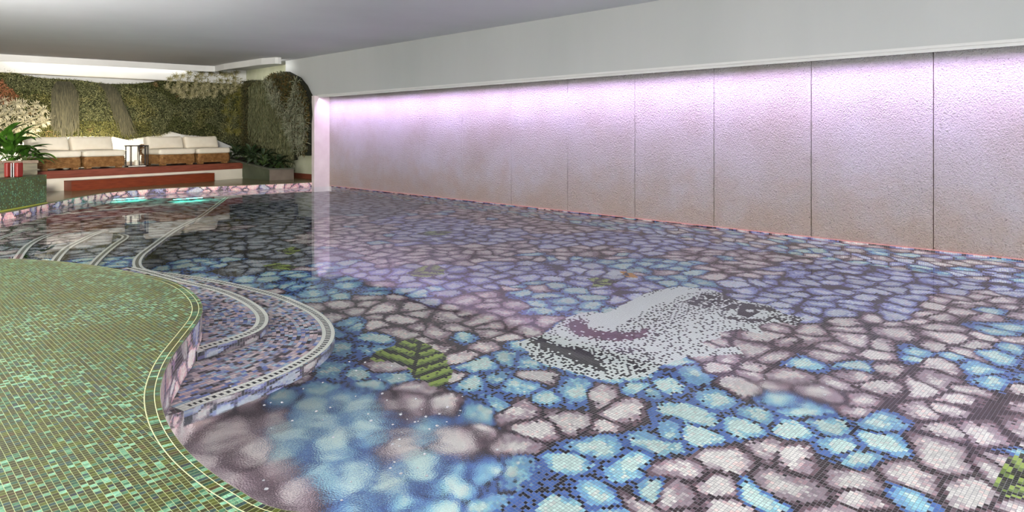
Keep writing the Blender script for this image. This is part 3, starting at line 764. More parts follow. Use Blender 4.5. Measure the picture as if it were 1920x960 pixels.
def wicker(bm, w, d, h, z0, rows, amp=.006, r=.011, cr=.06):
    """horizontal rattan strands woven round an upright core"""
    def per(o):
        pts = []
        hw, hd = w / 2 + o, d / 2 + o
        for cx, cy, a0 in ((hw - cr, hd - cr, 0), (-hw + cr, hd - cr, 90), (-hw + cr, -hd + cr, 180), (hw - cr, -hd + cr, 270)):
            for k in range(5):
                a = math.radians(a0 + k * 22.5); pts.append((cx + cr * math.cos(a), cy + cr * math.sin(a)))
        return pts
    base = resample(per(0), .035, True)[:-1]; N = -normals(np.vstack([base, base[:1]]))[:-1]
    # corner of a closed loop: average the ends
    n = len(base)
    for k in range(rows):
        z = z0 + (k + .5) * h / rows
        bulge = .02 * math.sin(PI * (k + .5) / rows)
        ring = []
        for i in range(n + 1):
            q = i % n; o = bulge + amp * (1 if ((i // 2) + k) % 2 else -1) + random.uniform(-.002, .002)
            ring.append((base[q][0] + N[q][0] * o, base[q][1] + N[q][1] * o, z + random.uniform(-.003, .003)))
        add_tube(bm, ring, r, 5, False)
SW, SD = 1.0, .84
def make_sofa():
    root = empty('sofa_module')
    bm = bmesh.new(); wicker(bm, SW - .1, SD - .06, .235, .04, 11); obj('wicker_base', bm, M_rattan, root, True)
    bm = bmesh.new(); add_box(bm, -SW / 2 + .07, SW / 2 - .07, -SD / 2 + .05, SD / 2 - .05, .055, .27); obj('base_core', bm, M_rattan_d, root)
    for sx in (-1, 1):
        for sy in (-1, 1):
            bm = bmesh.new(); add_box(bm, sx * .36 - .06, sx * .36 + .06, sy * .32 - .06, sy * .32 + .06, 0, .055, bev=.01); obj('foot', bm, M_rattan, root)
    # leaning woven back
    bm = bmesh.new(); wicker(bm, SW - .06, .1, .27, 0, 11, cr=.04)
    Mx = Matrix.Translation((0, .37, .27)) @ Matrix.Rotation(math.radians(-12), 4, 'X')
    for v in bm.verts: v.co = Mx @ v.co
    obj('wicker_back', bm, M_rattan, root, True)
    bm = rbox(SW - .02, SD - .04, .15, .05, .02)
    for v in bm.verts: v.co += Vector((0, -.01, .35))
    sc = obj('seat_cushion', bm, M_fabric, root, True)
    hw, hd = SW / 2 - .012, SD / 2 - .022
    pp = resample([(hw - .03, hd), (hw, hd - .03), (hw, -hd + .03), (hw - .03, -hd), (-hw + .03, -hd), (-hw, -hd + .03), (-hw, hd - .03), (-hw + .03, hd)], .06, True)
    bm = bmesh.new(); add_tube(bm, [(x, y - .01, .41) for x, y in pp], .006, 5, False); obj('piping', bm, M_fabric, sc, True)
    bm = rbox(SW - .03, .2, .35, .06, 0)
    for v in bm.verts:
        q = v.co
        q.y -= .045 * (1 - (q.x / (SW / 2)) ** 2) * (1 - (q.z / .175) ** 2) * (1 if q.y < 0 else -1)
        q.z += .02 * (abs(q.x) / (SW / 2)) ** 4 * (1 if q.z > 0 else 0)
        v.co = Matrix.Translation((0, .2, .555)) @ Matrix.Rotation(math.radians(-17), 4, 'X') @ q
    obj('back_cushion', bm, M_fabric, root, True)
    return root
sofa = make_sofa()
lab = ['wicker sofa module with ivory cushions nearest the leafy planter at the left', 'wicker sofa module with ivory cushions on the left side of the black lantern',
       'wicker sofa module with ivory cushions on the right side of the black lantern', 'wicker sofa module with ivory cushions beside the dark planter at the right end']
ccs = [(112, 0), (202, 1), (331, 2), (402, 3)]
spans = [(74, 156), (157, 238), (299, 369.5), (370.5, 434)]
for (a, b_), L in zip(spans, lab):
    o = sofa if L is lab[0] else copy_tree(sofa)
    sa, _ = solve_s(a, .12); sb, _ = solve_s(b_, .12)
    o.location = (*loc((sa + sb) / 2, .12 + SD / 2), ZP + .001); o.rotation_euler = (0, 0, ANG)
    k = (sb - sa) / SW; o.scale = (k * .99, 1, 1)
    tag(o, L, 'sofa', 'ivory cushioned wicker sofa modules on the platform')
    print('sofa width', round(sb - sa, 2))

# ------------------------------------------------------------------ lantern
sl, zl = solve_s(257.5, .35)
LX, LY = loc(sl, .38)
lan = empty('floor_lantern', (LX, LY, ZP + .001), ANG); tag(lan, 'round black metal rod lantern standing between the two wicker sofas', 'lantern')
R_ = .27
def ring_bm(r0, r1, z0, z1, n=32):
    bm = bmesh.new(); 
    A = [[bm.verts.new((r * math.cos(2 * PI * k / n), r * math.sin(2 * PI * k / n), z)) for k in range(n)] for r, z in ((r0, z0), (r1, z0), (r1, z1), (r0, z1))]
    for q in range(4):
        for k in range(n): bm.faces.new((A[q][k], A[q][(k + 1) % n], A[(q + 1) % 4][(k + 1) % n], A[(q + 1) % 4][k]))
    return bm
obj('top_ring', ring_bm(R_ - .05, R_, .5, .525), M_black, lan)
obj('base_ring', ring_bm(.001, R_, 0, .025), M_black, lan)
for k in range(9):
    a = 2 * PI * k / 9 + .2; bm = bmesh.new(); add_tube(bm, [(math.cos(a) * (R_ - .02), math.sin(a) * (R_ - .02), .02), (math.cos(a) * (R_ - .02), math.sin(a) * (R_ - .02), .51)], .0105, 8)
    obj('rod', bm, M_black, lan, False)
M_glow = bpy.data.materials.new('warm_glow'); M_glow.use_nodes = True
pg = M_glow.node_tree.nodes['Principled BSDF']; pg.inputs['Emission Color'].default_value = (1, .8, .5, 1); pg.inputs['Base Color'].default_value = (.8, .75, .6, 1); pg.inputs['Emission Strength'].default_value = 0
bm = bmesh.new(); add_tube(bm, [(0, 0, .026), (0, 0, .15)], .05, 16); obj('candle', bm, M_glow, lan, False)
# white cable coiled at its foot
cp = [loc(sl + x, .1 + y) for x, y in ((-.35, .05), (-.2, .0), (-.05, .03), (.08, .0), (.02, -.03), (-.1, -.02))]
bm = bmesh.new(); add_tube(bm, [(x, y, ZP + .018) for x, y in cp], .012, 6); tag(obj('cable', bm, mat('white_cable', (226, 220, 208), .5)[0], None, True), 'white cable lying on the platform in front of the black lantern', 'cable')

# ------------------------------------------------------------------ green mosaic bench block, planters
b0 = np.array(at(0, 397.5, ZD)); b1 = np.array(at(87.5, 381, ZD)); be = (b1 - b0); bl = float(np.hypot(*be)); be /= bl; bang = math.atan2(be[1], be[0])
blk = empty('mosaic_block', (float(b0[0] - be[0] * 1.5), float(b0[1] - be[1] * 1.5), ZD), bang); tag(blk, 'low wall block clad in green glass mosaic beside the pool edge at the left', 'block')
bm = bmesh.new(); add_box(bm, 0, bl + 1.5, 0, .3, 0, .525, bev=.003); obj('mosaic_face', bm, M_green_v, blk)
bm = bmesh.new(); add_box(bm, -.0, bl + 1.5 + .002, -.014, -.001, 0, .02); obj('edge_strip', bm, mat('lime_strip', (150, 156, 60), .5)[0], blk)
# wooden planter behind it
def plan_at(px, d):  # a point on the ray of column px, a metres away
    t = (px - CX) / F; return world(t * d, d)
zp1 = 13.6
w0 = np.array(plan_at(-70, zp1 - .6)); w1 = np.array(plan_at(70, zp1 + .1)); we = w1 - w0; wl = float(np.hypot(*we)); we /= wl; wang = math.atan2(we[1], we[0])
pl = empty('wooden_planter', (float(w0[0]), float(w0[1]), ZD), wang); tag(pl, 'weathered wooden planter box full of leafy plants behind the green mosaic block', 'planter')
ph = hz(300.5, zp1) - ZD
bm = bmesh.new(); add_box(bm, 0, wl, 0, .03, 0, ph - .06); add_box(bm, 0, .03, .031, .8, 0, ph - .06); add_box(bm, wl - .03, wl, .031, .8, 0, ph - .06); add_box(bm, 0, wl, .801, .83, 0, ph - .06)
obj('box_side', bm, M_oldwood, pl)
bm = bmesh.new(); x = 0
while x < wl: add_box(bm, x, min(x + .3, wl + .02), -.03, .06, ph - .06, ph, bev=.006); x += .304
add_box(bm, wl - .07, wl + .02, .061, .85, ph - .06, ph, bev=.006)
obj('rim', bm, M_rimwood, pl)
bm = bmesh.new(); add_box(bm, .03, wl - .03, .03, .8, ph - .2, ph - .08); obj('soil', bm, M_soil, pl)
# red stand with steel rods
rs0, rs1 = np.array(plan_at(11, 12.75)), np.array(plan_at(40, 12.75)); rc = (rs0 + rs1) / 2; rw = .86 * float(np.hypot(*(rs1 - rs0)))
# stands on the block
tq = (rc - (b0 - be * 1.5)); 
t_ = (25.5 - CX) / F; rr_ = np.array([RT[0] * t_ + FW[0], RT[1] * t_ + FW[1]]); o_ = b0 + np.array([-be[1], be[0]]) * .15
kk = (o_[0] * be[1] - o_[1] * be[0]) / (rr_[0] * be[1] - rr_[1] * be[0]); rp = rr_ * kk
rst = empty('red_rod_stand', (float(rp[0]), float(rp[1]), ZD + .526), -YAW); tag(rst, 'small stand of red uprights and steel rods on top of the green mosaic block', 'stand')
for sx in (-1, 1):
    bm = bmesh.new(); add_box(bm, sx * (rw / 2 - .035) - .035, sx * (rw / 2 - .035) + .035, -.07, .07, 0, .25, bev=.02); obj('upright', bm, M_red, rst, False)
for k in (-1, 0, 1):
    bm = bmesh.new(); add_tube(bm, [(k * .04, 0, 0), (k * .04, 0, .24)], .01, 8); obj('rod', bm, M_steel, rst, False)
bm = bmesh.new(); add_box(bm, -.07, .07, .02, .04, 0, .18); obj('back_panel', bm, M_black, rst)

# dark planter on the right, its top slopes down towards the pool
q0 = np.array(at(505, 338.5, ZD)); q1 = np.array(at(551, 336.5, ZD)); 
q3 = np.array([8.0, 21.0]); q4 = np.array([9.2, 21.0])
sp = empty('slab_planter', (float(q0[0]), float(q0[1]), ZD)); tag(sp, 'dark green-grey slab planter sloping down beside the platform under the hanging moss', 'planter')
def slope_z(p): 
    t = (p[1] - q0[1]) / (q3[1] - q0[1]); return hz(318, F * (EYE - ZD) / 88.5) - ZD + t * .3
def wallseg(bm, a, b, th, dz=0, lift=0, hh=None):
    a = np.array(a); b = np.array(b); d = (b - a) / np.hypot(*(b - a)); n = np.array([-d[1], d[0]]) * th
    P = [a, b, b + n, a + n]; za, zb = slope_z(a), slope_z(b)
    lo = [0, 0, 0, 0] if hh is None else [za + lift, zb + lift, zb + lift, za + lift]
    hi = [za + dz, zb + dz, zb + dz, za + dz] if hh is None else [za + lift + hh, zb + lift + hh, zb + lift + hh, za + lift + hh]
    va = [bm.verts.new((*(p - q0), z)) for p, z in zip(P, lo)]; vb = [bm.verts.new((*(p - q0), z)) for p, z in zip(P, hi)]
    bm.faces.new(va[::-1]); bm.faces.new(vb)
    for i in range(4): bm.faces.new((va[i], va[(i + 1) % 4], vb[(i + 1) % 4], vb[i]))
bm = bmesh.new(); wallseg(bm, q3, q0, .06, 0); bmesh.ops.recalc_face_normals(bm, faces=bm.faces[:]); obj('long_side', bm, M_stonegrn, sp)
bm = bmesh.new(); wallseg(bm, q0 + (q1 - q0) * .01, q1, .06, 0); bmesh.ops.recalc_face_normals(bm, faces=bm.faces[:]); obj('end_slab', bm, M_stonebrn, sp)
bm = bmesh.new(); wallseg(bm, q3 - (.05, 0), q0 - (.05, .05), .12, 0, .002, .035); wallseg(bm, q0 - (.05, .05), q1 - (0, .05), .12, 0, .003, .035); bmesh.ops.recalc_face_normals(bm, faces=bm.faces[:])
obj('rim', bm, noisy('dark_rim', [(.3, (70, 74, 62)), (.7, (96, 98, 84))], 6, .5, .1, 20), sp)
bm = bmesh.new()
pa = [q3 + (.07, 0), q0 + (.07, .07), q1 + (-.02, .07), np.array([9.3, 21.0])]
vs = [bm.verts.new((*(p - q0), slope_z(p) - .05)) for p in pa]; bm.faces.new(vs); obj('soil', bm, M_soil, sp)

# ------------------------------------------------------------------ plants
def leaf_mat(name, c1, c2, rough=.4, scale=6, trans=.0):
    m = noisy(name, [(.3, c1), (.7, c2)], scale, rough, 0)
    return m
M_leaf = leaf_mat('lily_leaf', (34, 66, 18), (74, 116, 36), .3)
M_leafd = leaf_mat('dark_lily_leaf', (30, 48, 28), (70, 88, 56), .35)
M_leafy = leaf_mat('pale_leaf', (84, 134, 34), (120, 166, 50), .4)
M_stem = mat('stem', (70, 96, 40), .5)[0]
def blade(V, Fc, base, d, up, L, W, droop, seg=6, fold=.25, curl=0):
    """one pointed arching leaf"""
    d = Vector(d).normalized(); side = d.cross(Vector(up)).normalized(); up = side.cross(d).normalized()
    i0 = len(V); p = Vector(base)
    for k in range(seg + 1):
        t = k / seg
        wv = W * math.sin(PI * min(1, .12 + t * .88)) ** .8 * (1 - t * .15) if k < seg else 0.001
        dd = (d + Vector((0, 0, -1)) * droop * t * 1.6).normalized()
        if curl: dd = (d + side * curl * t * t + up * abs(curl) * -.5 * t * t).normalized()
        if k: p = p + dd * (L / seg)
        sd = side if not curl else dd.cross(up).normalized()
        u2 = sd.cross(dd).normalized()
        V.append(tuple(p - sd * wv * .5 + u2 * wv * fold)); V.append(tuple(p)); V.append(tuple(p + sd * wv * .5 + u2 * wv * fold))
    for k in range(seg):
        a = i0 + k * 3
        Fc.append((a, a + 1, a + 4, a + 3)); Fc.append((a + 1, a + 2, a + 5, a + 4))
def lily(name, loc_, n, L, W, m, label, group=None, spread=1.0, seed=0, pale=0, cat='plant'):
    rd = random.Random(seed)
    root = empty(name, loc_); tag(root, label, cat, group)
    V, Fc = [], []; V2, F2 = [], []; bm = bmesh.new()
    for i in range(n):
        a = i * 2.4 + rd.uniform(-.3, .3); tilt = rd.uniform(.15, 1.15) * spread
        sl_ = L * rd.uniform(.5, 1.1)
        st = Vector((math.cos(a) * math.sin(tilt), math.sin(a) * math.sin(tilt), math.cos(tilt)))
        tip = st * sl_ * .8
        add_tube(bm, [(math.cos(a) * .02, math.sin(a) * .02, 0), tuple(tip * .5 + Vector((0, 0, .02))), tuple(tip)], .005, 5)
        dv = Vector((math.cos(a) * math.sin(min(1.5, tilt + .35)), math.sin(a) * math.sin(min(1.5, tilt + .35)), math.cos(min(1.5, tilt + .35))))
        if i < pale: V2, F2 = [], []
        tgt = (V2, F2) if i < pale else (V, Fc)
        blade(*tgt, tip, dv, (0, 0, 1), L * rd.uniform(.75, 1.1), W * rd.uniform(.8, 1.2), rd.uniform(.3, .8))
        if i < pale: obj_pd('young_leaf', V2, F2, M_leafy, root, True)
    obj_pd('leaves', V, Fc, m, root, True); obj('stem', bm, M_stem, root, True)
    return root
zsoil = ZD + ph - .09
for i, (px, dz, n, L, W) in enumerate([(-8, .35, 26, .62, .15), (20, .2, 30, .54, .13), (48, .4, 26, .36, .10)]):
    xy = plan_at(px, zp1 + dz)
    lb = ['tall broad-leaved green plant at the left edge of the wooden planter', 'tall glossy broad-leaved plant in the middle of the wooden planter', 'lower spreading glossy plant at the right end of the wooden planter'][i]
    lily('leafy_plant', (*xy, zsoil), n, L, W, M_leaf, lb, seed=i + 3, spread=(.75, .75, .95)[i], pale=2)
rl = ['dark-leaved plant at the back of the slab planter beside the last sofa', 'dark-leaved plant with a pale new leaf behind the slab planter rim', 'dark-leaved plant arching over the middle of the slab planter rim', 'low dark-leaved plant at the front corner of the slab planter']
for i, (px, yy, L) in enumerate([(443, 20.7, .42), (470, 19.9, .42), (494, 19.1, .42), (520, 18.55, .34)]):
    x_, zc_ = colY(px, yy)
    lily('leafy_plant', (x_, yy, ZD + slope_z(np.array([x_, yy])) - .06), 24, L, .12, M_leafd, rl[i], seed=20 + i, spread=1.1, pale=1 if i == 1 else 0)

# living wall ---------------------------------------------------------------
def hexcol(*c): return np.array([s2l(v) for v in c])
def foliage_mat(name, rough=.6):
    m, nt, p = mat(name, rough=rough, spec=.3)
    a = nd(nt, 'ShaderNodeAttribute'); a.attribute_name = 'tile'; nt.links.new(a.outputs['Color'], p.inputs['Base Color'])
    return m
M_fol = foliage_mat('mixed_foliage')
def leafcloud(name, P, Dr, Lw, cols, parent=None, m=None):
    """many small leaves: points P (n,3), directions Dr (n,3), sizes Lw (n,2), colours (n,3)"""
    n = len(P); Dr = Dr / (np.linalg.norm(Dr, axis=1)[:, None] + 1e-9)
    R = RNG.normal(size=(n, 3)); S = np.cross(Dr, R); S /= np.linalg.norm(S, axis=1)[:, None] + 1e-9
    L = Lw[:, :1]; W = Lw[:, 1:]
    Nn = np.cross(S, Dr)
    V = np.stack([P, P + Dr * L * .45 + S * W * .5 + Nn * W * .2, P + Dr * L, P + Dr * L * .45 - S * W * .5 + Nn * W * .2], 1).reshape(-1, 3)
    Fq = np.arange(4 * n).reshape(-1, 4)
    me = bpy.data.meshes.new(name); me.vertices.add(4 * n); me.vertices.foreach_set('co', V.astype(np.float32).ravel())
    me.loops.add(4 * n); me.loops.foreach_set('vertex_index', Fq.astype(np.int32).ravel())
    me.polygons.add(n); me.polygons.foreach_set('loop_start', np.arange(0, 4 * n, 4, dtype=np.int32)); me.update(calc_edges=True)
    at_ = me.attributes.new('tile', 'FLOAT_COLOR', 'CORNER'); at_.data.foreach_set('color', np.repeat(np.c_[cols, np.ones(n)], 4, 0).astype(np.float32).ravel())
    me.materials.append(m or M_fol)
    return link(bpy.data.objects.new(name, me), parent)
# outline of the planting on the back wall, in (X, z): measured at the wall plane
YF = YB - .22
def bw(px, py):
    X, zc = colY(px, YF); return (X, hz(py, zc))
top_px = [(-160, 118), (-60, 116), (0, 121), (20, 130), (40, 140), (80, 146), (150, 150), (200, 157), (250, 157), (290, 153), (310, 147), (345, 140), (362, 134), (410, 136), (446, 134), (458, 148), (470, 152)]
bot_px = [(470, 290), (440, 275), (410, 262), (380, 255), (345, 252), (322, 246), (300, 254), (270, 257), (240, 262), (215, 256), (180, 256), (120, 256), (60, 262), (0, 275), (-160, 290)]
BACKP = [bw(*p) for p in top_px] + [bw(*p) for p in bot_px]
BACKP = [(min(x, XB - .005), z) for x, z in BACKP]
def sample_poly(poly, n):
    P = np.array(poly); out = []
    while sum(len(o) for o in out) < n:
        q = RNG.uniform(P.min(0), P.max(0), (n * 2, 2)); out.append(q[inside(poly, q[:, 0], q[:, 1])])
    return np.vstack(out)[:n]
lw = empty('vertical_garden', (4, YB, ZD)); lw.location = (0, 0, 0); tag(lw, 'long green planted wall of moss and small leaves behind the wicker sofas', 'vertical garden')
bm = bmesh.new(); pv = [bm.verts.new((x, YB - .12, z)) for x, z in BACKP]; pv2 = [bm.verts.new((x, YB - .002, z)) for x, z in BACKP]
bm.faces.new(pv); n = len(pv)
for i in range(n): bm.faces.new((pv[i], pv2[i], pv2[(i + 1) % n], pv[(i + 1) % n]))
obj('planting_panel', bm, M_backing, lw)
def zone_color(px, z):
    """species patches, by place on the wall (X, z)"""
    n = vnoise(px * 1.1, z * 1.4, 201); n2 = vnoise(px * 3, z * 3, 202)
    base = np.zeros(px.shape + (3,)); r = RNG.random(px.shape)
    c_dark = hexcol((62, 68, 34), (48, 54, 28), (84, 88, 50), (104, 106, 66))
    c_gray = hexcol((100, 104, 70), (76, 80, 52), (130, 130, 92), (64, 68, 42))
    c_oliv = hexcol((88, 88, 46), (112, 110, 62), (70, 72, 38), (140, 136, 90))
    c_brwn = hexcol((96, 78, 44), (120, 98, 60), (76, 66, 40), (140, 120, 84))
    k = (r * 4).astype(int)
    base[:] = c_dark[k]
    m = n > .52; base[m] = c_gray[k[m]]
    m = (n2 + .3 * (r - .5) > .68); base[m] = c_oliv[k[m]]
    m = (n2 < .2) & (n < .45); base[m] = c_brwn[k[m]]
    low = (z < 1.75) & (px > 3.2) & (px < 6.6) & (r < .75); base[low] = c_oliv[k[low]]
    return np.clip(base * 1.25, 0, 1)
N1 = 95000
q = sample_poly(BACKP, N1)
dep = .05 + .13 * vnoise(q[:, 0] * 4, q[:, 1] * 4, 210) + .05 * RNG.random(N1)
P = np.c_[q[:, 0], YB - .12 - dep, q[:, 1]]
Dr = np.c_[RNG.normal(0, .7, N1), -np.abs(RNG.normal(.5, .4, N1)), RNG.normal(-.25, .7, N1)]
leafcloud('small_leaves', P, Dr, np.c_[RNG.uniform(.03, .075, N1), RNG.uniform(.008, .02, N1)], zone_color(q[:, 0], q[:, 1]), lw)['kind'] = 'stuff'

# side living wall (in the plane of the side wall)
def sw(px, py, X=9.2):
    Y, zc = colX(px, X); return (Y, hz(py, zc))
SIDEP = [sw(*p) for p in [(450, 152), (464, 150), (500, 150), (530, 165), (545, 200), (548, 250), (545, 300), (520, 305), (490, 290), (464, 285), (450, 285)]]
SIDEP = [(min(y, YB - .01), z) for y, z in SIDEP]
lw2 = empty('vertical_garden', (0, 0, 0)); tag(lw2, 'planted side wall hung with a long grey-green moss curtain above the dark planter', 'vertical garden')
bm = bmesh.new(); pv = [bm.verts.new((XB - .1, y, z)) for y, z in SIDEP]; pv2 = [bm.verts.new((XB - .002, y, z)) for y, z in SIDEP]; bm.faces.new(pv[::-1])
for i in range(len(pv)): bm.faces.new((pv[i], pv[(i + 1) % len(pv)], pv2[(i + 1) % len(pv)], pv2[i]))
obj('planting_panel', bm, M_backing, lw2)
# moss strands: long thin ribbons built of leaf chains
def strands(name, poly, X, n, colsel, parent, lo, hi, seed=0):
    q = sample_poly(poly, n); PP = []; DD = []; LL = []; CC = []
    for (y, z) in q:
        z0 = z; L = random.uniform(lo, hi); c = colsel[random.randrange(len(colsel))]; xo = X - random.uniform(0, .14); t = 0
        k = int(L / .07)
        for j in range(k):
            PP.append((xo + random.uniform(-.012, .012), y + random.uniform(-.012, .012), z0 - j * .065)); DD.append((random.uniform(-.3, .3), random.uniform(-.3, .3), -1)); LL.append((.1, .014)); CC.append(c)
    o = leafcloud(name, np.array(PP), np.array(DD), np.array(LL), np.array(CC) * RNG.uniform(.7, 1.25, (len(PP), 1)), parent); o['kind'] = 'stuff'; return o
MOSS = [sw(*p) for p in [(470, 152), (500, 148), (520, 170), (545, 215), (552, 262), (540, 275), (505, 262), (490, 240), (470, 225)]]
MOSS = [(min(y, YB - .3), z) for y, z in MOSS]
strands('moss_curtain', MOSS, 9.25, 2300, hexcol((96, 100, 66), (110, 112, 80), (84, 88, 58), (124, 122, 86)), lw2, .4, 1.05)
N2 = 16000; q = sample_poly(SIDEP, N2)
P = np.c_[XB - .12 - .12 * RNG.random(N2), q[:, 0], q[:, 1]]; Dr = np.c_[-np.abs(RNG.normal(.4, .3, N2)), RNG.normal(0, .6, N2), RNG.normal(-.4, .6, N2)]
leafcloud('small_leaves', P, Dr, np.c_[RNG.uniform(.04, .08, N2), RNG.uniform(.008, .018, N2)], hexcol((66, 70, 44), (84, 84, 52), (98, 88, 52))[(RNG.random(N2) * 3).astype(int)], lw2)['kind'] = 'stuff'

# panel of air plants on the bulkhead end
AP = [(500, 146), (512, 138), (535, 134), (556, 145), (568, 160), (580, 185), (582, 215), (578, 260), (575, 292), (560, 290), (552, 262), (545, 232), (530, 215), (510, 178)]
AIRP = [sw(x, y, 8.8) for x, y in AP]
lw3 = empty('vertical_garden', (0, 0, 0)); tag(lw3, 'tall dark plant panel of silvery air plants beside the white jamb', 'vertical garden')
bm = bmesh.new(); pv = [bm.verts.new((8.82, y, z)) for y, z in AIRP]; pv2 = [bm.verts.new((8.94, y, z)) for y, z in AIRP]; bm.faces.new(pv[::-1]); bm.faces.new(pv2)
for i in range(len(pv)): bm.faces.new((pv[i], pv[(i + 1) % len(pv)], pv2[(i + 1) % len(pv)], pv2[i]))
bmesh.ops.recalc_face_normals(bm, faces=bm.faces[:])
obj('planting_panel', bm, M_backing, lw3)
N3 = 8000; q = sample_poly(AIRP, N3)
P = np.c_[8.82 - .08 * RNG.random(N3), q[:, 0], q[:, 1]]; Dr = np.c_[-np.abs(RNG.normal(.4, .3, N3)), RNG.normal(0, .6, N3), RNG.normal(-.2, .6, N3)]
leafcloud('small_leaves', P, Dr, np.c_[RNG.uniform(.05, .1, N3), RNG.uniform(.012, .025, N3)], hexcol((58, 62, 38), (84, 84, 52), (104, 84, 40))[(RNG.random(N3) * 3).astype(int)], lw3)['kind'] = 'stuff'

# air plants
def rosette_mesh(name, n, L, W, c1, c2, seed):
    rd = random.Random(seed); V, Fc = [], []
    for i in range(n):
        a = i * 2.39996; el = math.radians(rd.uniform(5, 80)) * (1 - i / n * .5)
        d = (math.cos(a) * math.cos(el), math.sin(a) * math.cos(el), math.sin(el))
        blade(V, Fc, (0, 0, 0), d, (0, 0, 1), L * rd.uniform(.7, 1.15), W, 0, 6, .3, rd.uniform(.6, 2.6) * rd.choice([-1, 1]))
    me = bpy.data.meshes.new(name); me.from_pydata(V, [], Fc); me.update()
    for p in me.polygons: p.use_smooth = True
    me.materials.append(noisy(name + '_leaf', [(.35, c1), (.65, c2)], 9, .55, 0)); return me
R_pale = [rosette_mesh('air_plant', 40, .17, .017, (118, 116, 90), (186, 180, 156), s_) for s_ in (1, 2)]
R_olive = [rosette_mesh('air_plant', 40, .16, .014, (126, 122, 82), (186, 178, 138), s_) for s_ in (3, 4)]
R_silv = [rosette_mesh('air_plant', 34, .2, .015, (98, 102, 78), (158, 158, 132), s_) for s_ in (5, 6)]
def scatter(poly, dmin, n):
    out = []; tries = 0; q = sample_poly(poly, n * 60)
    for p in q:
        if all((p[0] - o[0]) ** 2 + (p[1] - o[1]) ** 2 > dmin ** 2 for o in out): out.append(p)
        if len(out) >= n: break
    return out
def place_rosettes(poly, dmin, n, meshes, plane, face, label, group, smin=.85, smax=1.2):
    for p in scatter(poly, dmin, n):
        o = bpy.data.objects.new('air_plant', random.choice(meshes)); link(o)
        if plane == 'back':
            o.location = (p[0], face - random.uniform(0, .05), p[1]); d = Vector((random.uniform(-.3, .3), -1, random.uniform(-.35, .25)))
        else:
            o.location = (face - random.uniform(0, .05), p[0], p[1]); d = Vector((-1, random.uniform(-.4, .2), random.uniform(-.35, .25)))
        o.rotation_euler = d.to_track_quat('Z', 'Y').to_euler(); s_ = random.uniform(smin, smax); o.scale = (s_,) * 3
        tag(o, label, 'air plant', group)
def bwp(L): return [bw(*p) for p in L]
place_rosettes(bwp([(-60, 195), (0, 190), (60, 192), (68, 200), (96, 212), (100, 222), (75, 235), (72, 250), (50, 255), (25, 245), (0, 238), (-60, 240)]), .15, 70, R_pale, 'back', YB - .34,
               'cream striped spider-like air plant in the thick clump above the left planter', 'cream air plants in the clump above the left planter')
place_rosettes(bwp([(302, 160), (318, 146), (348, 137), (362, 136), (405, 138), (440, 136), (452, 150), (446, 162), (425, 172), (400, 178), (380, 182), (340, 180), (318, 172)]), .15, 95, R_olive, 'back', YB - .32,
               'pale curly air plant in the clump topping the back green wall at its right', 'pale curly air plants along the top of the back green wall', .8, 1.1)
place_rosettes([sw(x, y, 8.8) for x, y in [(502, 152), (515, 148), (525, 170), (532, 195), (548, 215), (560, 150), (572, 180), (578, 210), (576, 250), (572, 285), (560, 285), (552, 258), (540, 232), (515, 185)]],
               .17, 60, R_silv, 'side', 8.76, 'silvery long-leaved air plant on the tall panel beside the white jamb', 'silvery air plants on the panel beside the jamb', .9, 1.35)
# olive tufts below the pale clump
R_tuft = [rosette_mesh('grassy_tuft', 30, .2, .016, (92, 90, 36), (132, 126, 60), s_) for s_ in (7, 8)]
for p in scatter(bwp([(425, 172), (446, 165), (458, 175), (456, 250), (440, 258), (420, 240), (415, 200)]), .22, 22):
    o = bpy.data.objects.new('grassy_tuft', random.choice(R_tuft)); link(o); o.location = (min(p[0], 9.2), YB - .3, p[1]); d = Vector((random.uniform(-.4, .3), -1, random.uniform(-.5, .2)))
    o.rotation_euler = d.to_track_quat('Z', 'Y').to_euler(); tag(o, 'olive grassy tuft at the right end of the back green wall', 'plant', 'olive tufts in the corner of the green wall')
# falling grass bundles
def grass_fall(px0, px1, y0, y1, lean, n, label):
    V, Fc = [], []
    (xa, za), (xb, zb) = bw(px0, y0), bw(px1, y0); zl_ = bw((px0 + px1) / 2, y1)[1]
    cx = (xa + xb) / 2
    root = empty('hanging_grass', (cx, YB - .25, za)); tag(root, label, 'plant')
    rd = random.Random(int(px0))
    for k in range(n):
        s_ = rd.choice([-.2, 0, .2]) if lean == 0 else rd.uniform(-.3, .3); x0 = (xb - xa) * (s_ + rd.uniform(-.07, .07)); L = (za - zl_) * rd.uniform(.3, 1.08)
        side_ = (xb - xa) * .5 * rd.uniform(-1, 1) * .85 + lean * L
        i0 = len(V); w = .006; seg = 8; dy = rd.uniform(0, .09)
        for j in range(seg + 1):
            t = j / seg
            x = x0 + side_ * t + .05 * math.sin(t * PI) * math.copysign(1, side_); y = -.06 - .12 * math.sin(t * PI * .7) - dy * t; z = -L * t ** 1.15 + .05 * math.sin(t * 3); x += .02 * math.sin(t * 9 + k)
            V.append((x - w, y, z)); V.append((x + w, y, z))
        for j in range(seg): a = i0 + 2 * j; Fc.append((a, a + 1, a + 3, a + 2))
    obj_pd('grass_blades', V, Fc, noisy('dry_grass', [(.3, (44, 44, 30)), (.5, (66, 64, 46)), (.7, (98, 94, 70))], 14, .7, 0, stretch=(6, 1, .4)), root)
grass_fall(98, 138, 152, 252, 0, 420, 'bundle of long grey-brown grass hanging straight down the left part of the green wall')
grass_fall(180, 205, 157, 252, .42, 320, 'bundle of long brown grass falling diagonally to the right on the green wall')
